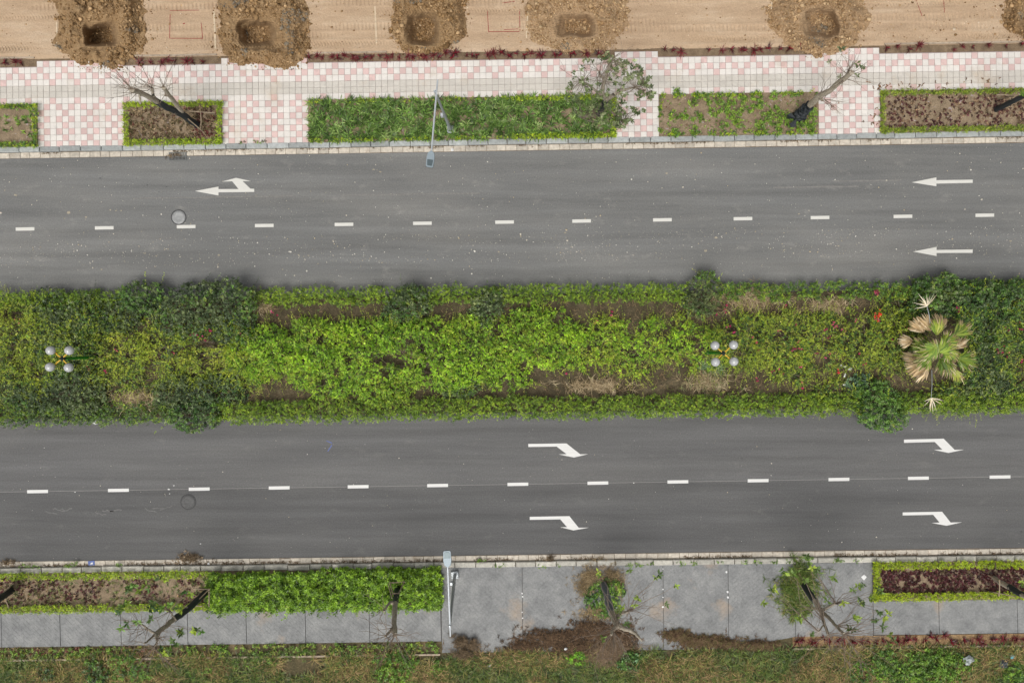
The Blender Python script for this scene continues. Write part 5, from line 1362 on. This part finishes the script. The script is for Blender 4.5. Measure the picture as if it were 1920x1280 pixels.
tree('broken tree with grey-wrapped stem in the round grassy pit', [(1132, 1093, .12, .16), (1138, 1118, 1.7, .155), (1146, 1147, 3.4, .15)],
     [(1132, 1093, .12, .13), (1138, 1118, 1.7, .13), (1146, 1147, 3.4, .14), (1152, 1161, 4.1, .14), (1158, 1172, 4.9, .15)],
     [[(1152, 1156, 3.9, .07), (1164, 1150, 4.1, .06), (1178, 1145, 4.2, .06)], [(1158, 1172, 4.9, .11), (1172, 1178, 5.2, .09), (1190, 1186, 5.5, .07), (1200, 1196, 5.8, .05), (1204, 1203, 5.9, .02)], [(1158, 1172, 4.9, .10), (1148, 1182, 5.2, .07), (1146, 1190, 5.4, .05)]],
     [((1150, 1182, 5.2), 18, 1.9, .05, (-.2, -.9, -.3)), ((1178, 1145, 4.2), 10, 1.7, .1, (.7, .2, 0)), ((1152, 1178, 5.1), 8, 1.4, .1, (-.9, 0, -.1)), ((1156, 1160, 4.2), 6, 1.4, .3, (.3, .5, 0))],
     [(1122, 1071, 5.0), (1126, 1078, 5.0), (1180, 1067, 4.6), (1230, 1080, 4.7), (1235, 1077, 4.7), (1265, 1097, 4.8), (1160, 1142, 4.6), (1166, 1136, 4.7), (1175, 1169, 5.2), (1130, 1195, 5.4), (1115, 1101, 4.9), (1190, 1132, 4.9), (1198, 1120, 4.9), (1250, 1130, 4.8), (1162, 1103, 4.8)], P_YOUNG, 0.24, 7, ties=(((1139, 1120, 1.8), .165), ((1142, 1132, 2.5), .162)), wmat='grey_wrap')
tree('split-trunk tree with sparse bright leaves near the red bed', [(1505, 1093, .12, .16), (1516, 1110, 1.1, .155), (1528, 1126, 2.0, .14)],
     [(1505, 1093, .12, .12), (1516, 1110, 1.1, .12), (1528, 1126, 2.0, .12), (1540, 1146, 3.2, .12)],
     [[(1540, 1146, 3.2, .09), (1545, 1165, 4.2, .065), (1553, 1190, 5.6, .055)], [(1540, 1146, 3.2, .10), (1553, 1157, 3.9, .075), (1568, 1173, 4.8, .065), (1583, 1188, 5.7, .06)], [(1541, 1144, 3.2, .07), (1552, 1138, 3.4, .06), (1567, 1131, 3.6, .055)], [(1544, 1172, 4.5, .035), (1535, 1183, 5.0, .025)]],
     [((1553, 1190, 5.6), 10, 1.9, .1, (0, -.9, -.2)), ((1583, 1188, 5.7), 12, 1.9, .1, (.5, -.8, -.2)), ((1567, 1131, 3.6), 9, 1.9, .3, (.4, .4, 0)), ((1538, 1142, 3.1), 9, 1.9, .3, (-.6, .4, 0)), ((1583, 1188, 5.7), 6, 2.0, .1, (1.2, 0, -.1))],
     [(1467, 1068, 4.8), (1471, 1073, 4.8), (1513, 1042, 4.6), (1516, 1052, 4.6), (1522, 1063, 4.6), (1530, 1066, 4.6), (1450, 1105, 4.8), (1445, 1108, 4.8), (1486, 1076, 4.6), (1495, 1072, 4.6), (1500, 1157, 5.0), (1497, 1162, 5.0), (1608, 1098, 4.6), (1600, 1105, 4.6), (1618, 1095, 4.7), (1613, 1127, 4.8), (1609, 1130, 4.8), (1628, 1120, 4.8), (1634, 1122, 4.8), (1645, 1103, 4.9), (1650, 1108, 4.9), (1648, 1145, 5.2), (1655, 1156, 5.2), (1643, 1160, 5.2), (1665, 1150, 5.2), (1600, 1157, 5.0), (1606, 1160, 5.0), (1592, 1176, 5.2), (1598, 1178, 5.2), (1666, 1188, 5.6), (1676, 1200, 5.7), (1665, 1206, 5.7), (1520, 1187, 5.4), (1564, 1082, 4.4), (1550, 1126, 4.0), (1582, 1128, 4.6), (1430, 1130, 5.0), (1490, 1140, 4.8), (1655, 1175, 5.4), (1508, 1085, 4.5)], P_YOUNG, 0.25, 8)
tree('tree cut off by the left edge with crossed timber stakes', [(22, 1106, .12, .15), (2, 1120, 1.4, .15), (-20, 1135, 2.4, .14)], [(22, 1106, .12, .11), (2, 1120, 1.4, .11), (-40, 1150, 3.4, .10), (-80, 1180, 5.2, .08)], [[(-40, 1150, 3.4, .06), (-45, 1170, 4.6, .04)]],
     [((-80, 1180, 5.2), 8, 1.2, .3, (0, 0, 0))], None)
tree('pale-stemmed propped tree at the right edge of the lower red bed', [(1893, 1100, 1.3, .14), (1912, 1112, 2.1, .14), (1940, 1122, 3.0, .13)], [(1862, 1082, .12, .11), (1875, 1091, .7, .12), (1893, 1100, 1.3, .12), (1912, 1112, 2.1, .11), (1975, 1140, 4.6, .09), (1990, 1150, 5.2, .08)], [[(1940, 1124, 3.2, .05), (1945, 1105, 4.0, .03)]],
     [((1990, 1150, 5.2), 8, 1.2, .3, (0, 0, 0))], [(1914, 1092, 3.9), (1919, 1098, 3.9), (1925, 1088, 4.0)], P_YOUNG, 0.2)

def prop(label, poles, r=0.03):
    t = thing('timber_prop', wp((*poles[0][0],)), label, 'prop')
    for a, b in poles:
        mb = MB(); A, B = Vector(wp(a)), Vector(wp(b)); m_ = (A + B) / 2 + Vector(rng.normal(0, .012, 3))
        mb.tube([A, m_, B], [r, r * .95, r * .85], 7); mb.build('pole', 'raw_timber', t)
G = 0.13
prop('timber prop at the forked bare tree in the framed bed', [((376, 243, G), (376, 210, 1.3)), ((384, 250, G), (350, 221, 1.2)), ((348, 208, 1.2), (404, 212, 1.0)), ((404, 215, G), (372, 209, 1.2)), ((350, 238, G), (344, 215, 1.2))])
prop('short timber stakes at the black-wrapped trunk, right edge', [((1868, 178, 1.0), (1901, 180, 1.2)), ((1899, 178, 1.2), (1895, 190, .7)), ((1870, 186, G), (1900, 180, 1.2))])
prop('square timber prop beside the lower left leaning tree', [((362, 1103, .9), (393, 1104, .9)), ((392, 1103, .9), (392, 1137, .9)), ((390, 1106, .95), (362, 1134, 1.6)), ((369, 1125, .9), (369, 1137, .9)), ((366, 1135, .9), (380, 1136, .9)), ((392, 1100, G), (393, 1105, 1.0)), ((390, 1130, G), (392, 1136, 1.0))])
prop('trapezoid timber prop round the lopped tree', [((730, 1092, .95), (759, 1090, .95)), ((731, 1091, .9), (737, 1113, 1.7)), ((758, 1090, .9), (747, 1112, 1.7)), ((736, 1112, 1.65), (750, 1112, 1.65)), ((728, 1094, .9), (735, 1121, 1.9)), ((731, 1088, G), (731, 1092, 1.0)), ((757, 1087, G), (758, 1091, 1.0))])
prop('crossed timber stakes at the left edge of the lower bed', [((-4, 1121, 1.0), (18, 1099, .8)), ((5, 1111, 1.0), (17, 1139, .7)), ((20, 1100, G), (17, 1100, .9)), ((18, 1136, G), (16, 1138, .8))])
prop('timber stakes against the pale-stemmed tree at the right edge', [((1874, 1086, 1.2), (1873, 1117, 1.0)), ((1853, 1108, G), (1905, 1118, 1.2)), ((1866, 1048, G), (1867, 1068, 1.0)), ((1850, 1076, G), (1890, 1098, 1.3))])

# ------------------------------------------------------------------ fan palm
pc = (1757, 658); PZ = 2.3
palm = thing('fan_palm', W(pc[0], pc[1], .17), 'fan palm with green and bleached dead fronds rising from the median', 'palm')
mb = MB(); b_ = W(*pc, .17); b_ = (W(*pc, PZ)[0], W(*pc, PZ)[1], .1)
mb.tube([b_, (b_[0] + .03, b_[1], 1.0), (b_[0], b_[1], PZ)], [.17, .15, .12], 10); mb.build('trunk', 'bark', palm)
P_FANG = [(110, 132, 52, 3), (90, 114, 46, 2), (130, 148, 58, 2)]
P_FANY = [(134, 146, 58, 3), (150, 152, 72, 2)]
P_FAND = [(176, 154, 118, 3), (150, 128, 94, 2), (194, 178, 148, 1.5)]
def fan(px, py, ang, R, z, pal, span=2.3, ns=24, tipdry=0.0, droop=0.4):
    """fan frond whose hub is at px,py and which opens towards ang (photo angle, y down)"""
    st = Straps(); hub = np.array(W(px, py, z)); tn_ = rng.uniform(.72, 1.3)
    a = -ang + np.linspace(-span / 2, span / 2, ns)
    for k, th in enumerate(a):
        el = 0.25 - 0.25 * abs(k / (ns - 1) - .5) + rng.normal(0, .05)
        d = np.array([[math.cos(th) * math.cos(el), math.sin(th) * math.cos(el), math.sin(el)]])
        rr = 0.86 * R * (0.82 + 0.3 * math.sin(math.pi * (k + .5) / ns)) * rng.uniform(.85, 1.1)
        c = pick(pal, 1, .16) * tn_
        st.add(hub[None], d, rr, 2 * R * math.sin(span / ns / 2) * 1.25 + .012, c, np.array([droop + rng.normal(0, .15)]))
        if rng.uniform() < tipdry:
            st.add((hub + d[0] * rr * .72 + [0, 0, .01])[None], unit(d + [[rng.normal(0, .1), rng.normal(0, .1), -.35]]), rr * .42, .025, pick(P_FAND, 1, .1), np.array([.4]))
    o = st.build('frond', 'leaf', palm)
    mb = MB(); c0 = W(*pc, PZ - .05); mb.tube([c0, tuple((np.array(c0) + hub) / 2 + [0, 0, .05]), tuple(hub)], [.018, .014, .010], 5); mb.build('petiole', 'twig_bark', o)
for f in [(1745, 620, 4.2, .95, 1.7, P_FAND, 1.4), (1732, 622, 4.0, .95, 1.6, P_FAND, 1.5), (1762, 618, 4.75, .9, 1.8, P_FAND, 1.4), (1711, 638, 3.05, .75, 1.6, P_FAND, 1.5), (1732, 680, 2.7, 1.05, 1.6, P_FAND, 1.4), (1738, 686, 2.3, .95, 1.5, P_FAND, 1.4),
          (1725, 672, 3.3, .95, 1.6, P_FAND, .8), (1792, 650, -.5, .75, 1.7, P_FAND, 1.3)]:
    fan(*f, ns=17, droop=.7)
for f in [(1790, 628, -.6, .85, 1.9, P_FANG + P_FANY, 1.6), (1795, 672, .25, .95, 1.9, P_FANG, 1.9), (1772, 676, 1.25, .85, 1.9, P_FANG + P_FANY, 1.5), (1742, 668, 2.4, .85, 2.0, P_FANG, 2.2), (1738, 652, 3.4, .75, 2.1, P_FANG, 1.9),
          (1756, 628, 4.8, .8, 2.1, P_FANG + P_FANY, 1.5), (1766, 645, -.35, .85, 2.4, P_FANY + P_FANG, 2.1), (1758, 640, 1.75, .85, 2.5, P_FANG, 1.5), (1764, 672, .95, .85, 2.3, P_FANG, 2.2), (1748, 660, 3.0, .75, 2.4, P_FANG, 2.2), (1785, 690, 1.0, .8, 1.7, P_FANY, 1.0), (1762, 660, -.9, .75, 2.6, P_FANG, 2.4), (1754, 652, 2.6, .7, 2.65, P_FANG, 2.4), (1758, 662, 4.3, .7, 2.6, P_FANG + P_FANY, 2.2), (1770, 655, .5, .8, 2.5, P_FANY + P_FANG, 2.0)]:
    fan(*f, tipdry=.55)
for (xa, ya, za), (xb, yb, zb), ang in (((1747, 694, 2.0), (1746, 746, 2.3), 1.55), ((1744, 606, 2.0), (1738, 574, 2.4), -1.8)):
    mb = MB(); mb.tube([W(xa, ya, za), W((xa + xb) / 2 + 1, (ya + yb) / 2, (za + zb) / 2 + .1), W(xb, yb, zb)], [.020, .018, .014], 6); so = mb.build('dead_stalk', 'pole_grey', palm)
    st = Straps(); n = 13; th = -ang + rng.normal(0, .5, n); th[-3:] += 1.4
    d = np.stack([np.cos(th), np.sin(th), rng.normal(.1, .1, n)], -1); st.add(np.repeat([W(xb, yb, zb)], n, 0), unit(d), rng.uniform(.35, .72, n), .03, pick([(222, 210, 188, 2), (200, 184, 156, 1)], n, .08), np.full(n, .2))
    tag(st.build('dead_frond_tips', 'dry_leaf', so), kind='stuff')

# ------------------------------------------------------------------ lamps
def globe_lamp(hx, hy, hz, globes, label):
    hub = W(hx, hy, hz)
    t = thing('garden_lamp', (hub[0], hub[1], .17), label, 'lamp', 'four-globe lamps on the median')
    m = MB(); m.tube([(hub[0], hub[1], .1), (hub[0], hub[1], .5)], [.13, .10], 14); m.tube([(hub[0], hub[1], .5), (hub[0], hub[1], hz - .1)], [.075, .058], 14); m.build('pole', 'green_paint', t)
    m = MB(); m.lathe(hub, [(.07, -.16), (.10, -.1), (.11, 0), (.085, .07), (.05, .10), (.052, .14), (.002, .17)], 16); m.build('finial', 'finial_dark', t)
    for gx_, gy_ in globes:
        gp = W(gx_, gy_, hz + .14); A = Vector(hub); B = Vector(gp); d = (B - A); d.z = 0
        m = MB(); m.tube([A + d * .10 + Vector((0, 0, .02)), A + d * .4 + Vector((0, 0, .05)), A + d * .75 + Vector((0, 0, -.04)), B + Vector((0, 0, -.24))], .026, 8); arm = m.build('arm', 'yellow_paint', t)
        m = MB(); m.lathe((B.x, B.y, B.z - .24), [(.002, -.03), (.07, -.02), (.075, .03), (.06, .05), (.002, .05)], 14); m.build('globe_collar', 'finial_dark', arm)
        m = MB(); R = .205; m.lathe(tuple(B), [(max(.002, R * math.sin(k * math.pi / 16)), -R * math.cos(k * math.pi / 16)) for k in range(17)], 28); m.build('globe', 'globe', t)
globe_lamp(117, 672, 2.9, [(95, 657), (130, 657), (94, 688), (129, 689)], 'green post lamp with four glass globes among the dark shrubs, left')
globe_lamp(1356, 662, 2.9, [(1340.5, 647.5), (1375.5, 646.5), (1341.5, 678.5), (1376, 677.5)], 'green post lamp with four glass globes beside the bare brown patch, right')

def street_lamp(base, top, a0, a1, head, ang, label, box_at):
    t = thing('street_lamp', W(*base), label, 'street lamp', 'arm street lamps on the pavements')
    B, Tp = Vector(W(*base)), Vector(W(*top))
    m = MB(); m.box((B.x, B.y, .22), (.36, .36, .14), .1, 0, .02); m.build('footing', 'pole_grey', t)
    m = MB(); m.tube([B + Vector((0, 0, .1)), B.lerp(Tp, .33), B.lerp(Tp, .66), Tp], [.080, .070, .058, .048], 14); m.build('pole', 'pole_grey', t)
    m = MB()
    for dx, dy in ((.13, .13), (-.13, .13), (.13, -.13), (-.13, -.13)): m.tube([(B.x + dx, B.y + dy, .27), (B.x + dx, B.y + dy, .35)], .02, 6)
    tag(m.build('anchor_bolts', 'galvanised', t), kind='stuff')
    m = MB(); m.tube([Tp + Vector((0, 0, -.03)), Tp + Vector((0, 0, .10))], [.066, .03], 12); m.build('pole_cap', 'galvanised', t)
    c = B.lerp(Tp, box_at); m = MB(); m.box((c.x - .12, c.y, c.z), (.12, .14, .3), 0, 0, .015); m.build('junction_box', 'galvanised', t)
    P0, P1 = Vector(W(*a0)), Vector(W(*a1))
    m = MB(); m.tube([P0, P0.lerp(P1, .5), P1], [.034, .040, .036], 10); m.build('arm', 'galvanised', t)
    hd = Vector(W(*head)); d = (hd - P1); rz = math.atan2(d.y, d.x)
    ca, sa = math.cos(rz), math.sin(rz)
    def hp(u, v, w): return (hd.x + u * ca - v * sa, hd.y + u * sa + v * ca, hd.z + w)
    def plate(prof, z0, z1, ins):
        n = len(prof); vs = [hp(u, v, z0) for u, v in prof] + [hp(u, v, z1 - ins) for u, v in prof] + [hp(u * (1 - ins * 1.5), v * (1 - ins * 3), z1) for u, v in prof]
        return vs, [tuple(reversed(range(n))), tuple(range(2 * n, 3 * n))] + [(r * n + i, r * n + (i + 1) % n, (r + 1) * n + (i + 1) % n, (r + 1) * n + i) for r in range(2) for i in range(n)]
    m = MB(); prof = [(-.36, -.045), (-.28, -.13), (-.10, -.165), (.26, -.15), (.30, -.11), (.30, .11), (.26, .15), (-.10, .165), (-.28, .13), (-.36, .045)]
    m.add(*plate(prof, -.05, .05, .02)); ho = m.build('lamp_head', 'lamp_housing', t)
    m = MB(); m.add(*plate([(.0, -.12), (.22, -.105), (.25, -.08), (.25, .08), (.22, .105), (.0, .12)], .052, .066, .006)); m.build('cooling_panel', 'lamp_panel', ho)
    m = MB(); m.tube([P1, hp(-.33, 0, 0)], [.045, .05], 10); m.build('spigot', 'galvanised', t)
street_lamp((845, 244, .14), (815.5, 171, 5.7), (820.5, 150, 5.6), (809, 284, 6.2), (807, 300, 6.2), 0, 'street lamp with a long arm reaching from the strap-leaf bed over the upper road', .42)
street_lamp((853, 1076, .14), (843.5, 1172, 6.1), (844.5, 1192, 6.0), (839.5, 1062, 6.6), (838.7, 1045.5, 6.6), 0, 'street lamp with a long arm beside the bright shrub bed, reaching to the lower road', .2)

# ------------------------------------------------------------------ litter and road dirt
def scrap(name, label, px, py, r, mat, z, cat='litter', n=9, h=0.05):
    a = np.linspace(0, 6.28, n, endpoint=False); rr = r * rng.uniform(.6, 1.2, n); c = np.array(W(px, py, z))
    ring = np.stack([c[0] + rr * np.cos(a), c[1] + rr * np.sin(a), z + rng.uniform(0.003, h * .5, n)], -1)
    ins_ = np.stack([c[0] + rr * .5 * np.cos(a + .3), c[1] + rr * .5 * np.sin(a + .3), z + rng.uniform(h * .3, h, n)], -1)
    mb = MB(); V = [tuple(v) for v in ring] + [tuple(v) for v in ins_] + [(c[0], c[1], z + h * .6)]
    mb.add(V, [(i, (i + 1) % n, n + (i + 1) % n, n + i) for i in range(n)] + [(n + i, n + (i + 1) % n, 2 * n) for i in range(n)]); o = mb.build(name, mat); tag(o, label, cat); return o
scrap('plastic_bag', 'white plastic bag caught at the lower left median edge', 181, 790, .20, 'white_plastic', .02, h=.14)
scrap('paper_scrap', 'white angular scrap lying on the grey pavement', 1620, 1081, .15, 'white_plastic', .156, h=.03, n=4)
scrap('plastic_bag', 'clear grey plastic bag on the weeds at the lower right', 1815, 1237, .26, 'grey_plastic', .4, h=.16)
scrap('plastic_bag', 'black plastic bag on the verge at the lower right', 1882, 1243, .27, 'dark_plastic', .2, h=.18)
scrap('bottle_scrap', 'pale blue plastic scrap near the black bag', 1897, 1230, .13, 'cyan_plastic', .25, h=.08)
scrap('paper_cup', 'white scrap beside the brush pile', 1061, 1215, .09, 'white_plastic', .35, h=.1)
scrap('paper_scrap', 'white scrap in the lower gutter beside the twig mound', 391, 1056, .07, 'white_plastic', .03, h=.05)
scrap('paper_scrap', 'white scrap in the upper gutter near the street lamp arm', 848, 281, .08, 'white_plastic', .03, h=.05)
scrap('stone', 'pale stone on the verge at the lower left', 402, 1253, .12, 'gutter_concrete', .14, 'stone', h=.12)
scrap('stone', 'pale stone at the verge near the ash spot', 668, 1246, .10, 'gutter_concrete', .14, 'stone', h=.1)
scrap('paper_scrap', 'white scrap below the bramble on the verge', 918, 1247, .08, 'white_plastic', .2, h=.06)
cc = W(171.5, 1055, .025); mb = MB(); mb.box(cc, (.32, .22, .012), .1); o = mb.build('carton', 'blue_print'); tag(o, 'flattened blue and white carton in the lower gutter', 'litter')
mb = MB(); mb.add([(cc[0] - .08, cc[1] - .07, .034), (cc[0] + .08, cc[1] - .05, .034), (cc[0] + .05, cc[1] + .05, .034), (cc[0] - .02, cc[1] + .01, .034)], [(0, 1, 2, 3)]); mb.build('white_patch', 'white_plastic', o)
# blue chalk tick on the lower road
flat('chalk_tick', [(612, 825.5), (622, 829), (623, 831.5), (621, 830.5), (612, 826.5)], .006, 'blue_print', road_l, .002)
flat('chalk_tick', [(621.5, 833.5), (623, 834.5), (615, 846), (613.8, 845.5)], .006, 'blue_print', road_l, .002)

def splat(px, py, r, parent, mat='dried_mud'):
    r = r * .72; k = 11; a = rng.uniform(.45, 1.25, k)
    flat('mud_splash', [(px + r * 1.3 * a[i] * math.cos(i * .571), py + r * .8 * a[i] * math.sin(i * .571)) for i in range(k)], .005, mat, parent, .002)
def scuff(pts, w, parent, mat):
    L = [(x, y - w / 2 * (0.3 + rng.uniform(0, 1))) for x, y in pts] + [(x, y + w / 2 * (0.3 + rng.uniform(0, 1))) for x, y in reversed(pts)]
    flat('scuff_mark', L, .0045, mat, parent, .0012)
for x0, y0 in ((85, 955), (178, 957), (272, 952)):
    for k in range(3):
        xs_ = np.linspace(x0 + k * 14, x0 + k * 14 + 22, 6); scuff([(x, y0 + (k - 1) ** 2 * 2.5 + rng.normal(0, 1) - (k - 1) * (x - xs_[0]) * .22) for x in xs_], 2.2, road_l, 'scuff')
for x0, y0, l in ((1560, 340, 130), (1450, 352, 160), (250, 372, 300), (640, 366, 260)):
    xs_ = np.linspace(x0, x0 + l, 14); scuff([(x, y0 - (x - x0) * .016 + rng.normal(0, .3)) for x in xs_], 3.0, road_u, 'scuff_upper')
for px, py, r in ((188, 334, 2.2), (276, 347, 2), (312, 350, 2), (298, 360, 1.2), (255, 335, 1.2), (258, 420, 1), (1628, 313, 1.4), (256, 899, 1.4), (1391, 859, 2), (1136, 873, 1.2), (1915, 996, 3), (1797, 998, 1)): splat(px, py, r, road_u if py < 600 else road_l, 'iron_dark')
def specks(name, label, x, y, r, pal, z=.004, fl=.25): return tag(clods(name, WV(x, y, z), r, pal, None, fl, jit=.08), label, 'grit', kind='stuff')
P_SPK = [(204, 196, 180, 3), (222, 217, 206, 2), (184, 170, 144, 2)]
x, y, _ = scatter(1500, -40, 1960, lambda x: GUT_U1(x) + 3, lambda x: MED_0(x) - 12)
x2, y2, _ = scatter(1900, -40, 1960, lambda x: DASH_U(x) + 20, lambda x: DASH_U(x) + 75); ok = fbm(x2 * .012, y2 * .03, 99, 3) > .42; x = np.concatenate([x, x2[ok]]); y = np.concatenate([y, y2[ok]])
specks('road_grit', 'pale grit and mortar crumbs scattered over the upper road', x, y, .007 + rng.exponential(.0065, len(x)), P_SPK)
x, y, _ = scatter(420, -40, 1960, lambda x: MED_1(x) + 12, lambda x: GUT_L0(x) - 3)
specks('road_grit', 'sparse pale grit on the lower road', x, y, .006 + rng.exponential(.005, len(x)), P_SPK)
for px, py, r in ((128, 398, 4.5), (29, 366, 3.5), (207, 394, 2.6), (217, 395, 2.2), (227, 395, 2), (161, 407, 2.4), (315, 467, 2), (272, 475, 2), (293, 480, 2), (410, 478, 3), (191, 505, 2.2), (713, 322, 3), (700, 318, 2.5), (560, 478, 2), (530, 505, 2), (578, 479, 2.2), (1342, 446, 4), (1323, 470, 3.5), (1250, 325, 3), (1498, 401, 2.6), (1572, 461, 2.2), (1470, 469, 2), (1445, 466, 2), (1895, 452, 3), (1378, 428, 2), (935, 472, 2.4), (1060, 436, 2.6), (905, 373, 1.6)): splat(px, py, r, road_u)
for px, py, r in ((316, 917, 2.4), (326, 910, 1.6), (318, 925, 1.4), (141, 922, 1.6), (1188, 905, 1.4), (160 * 0 + 376, 1019, 1.5)): splat(px, py, r, road_l, 'road_paint')
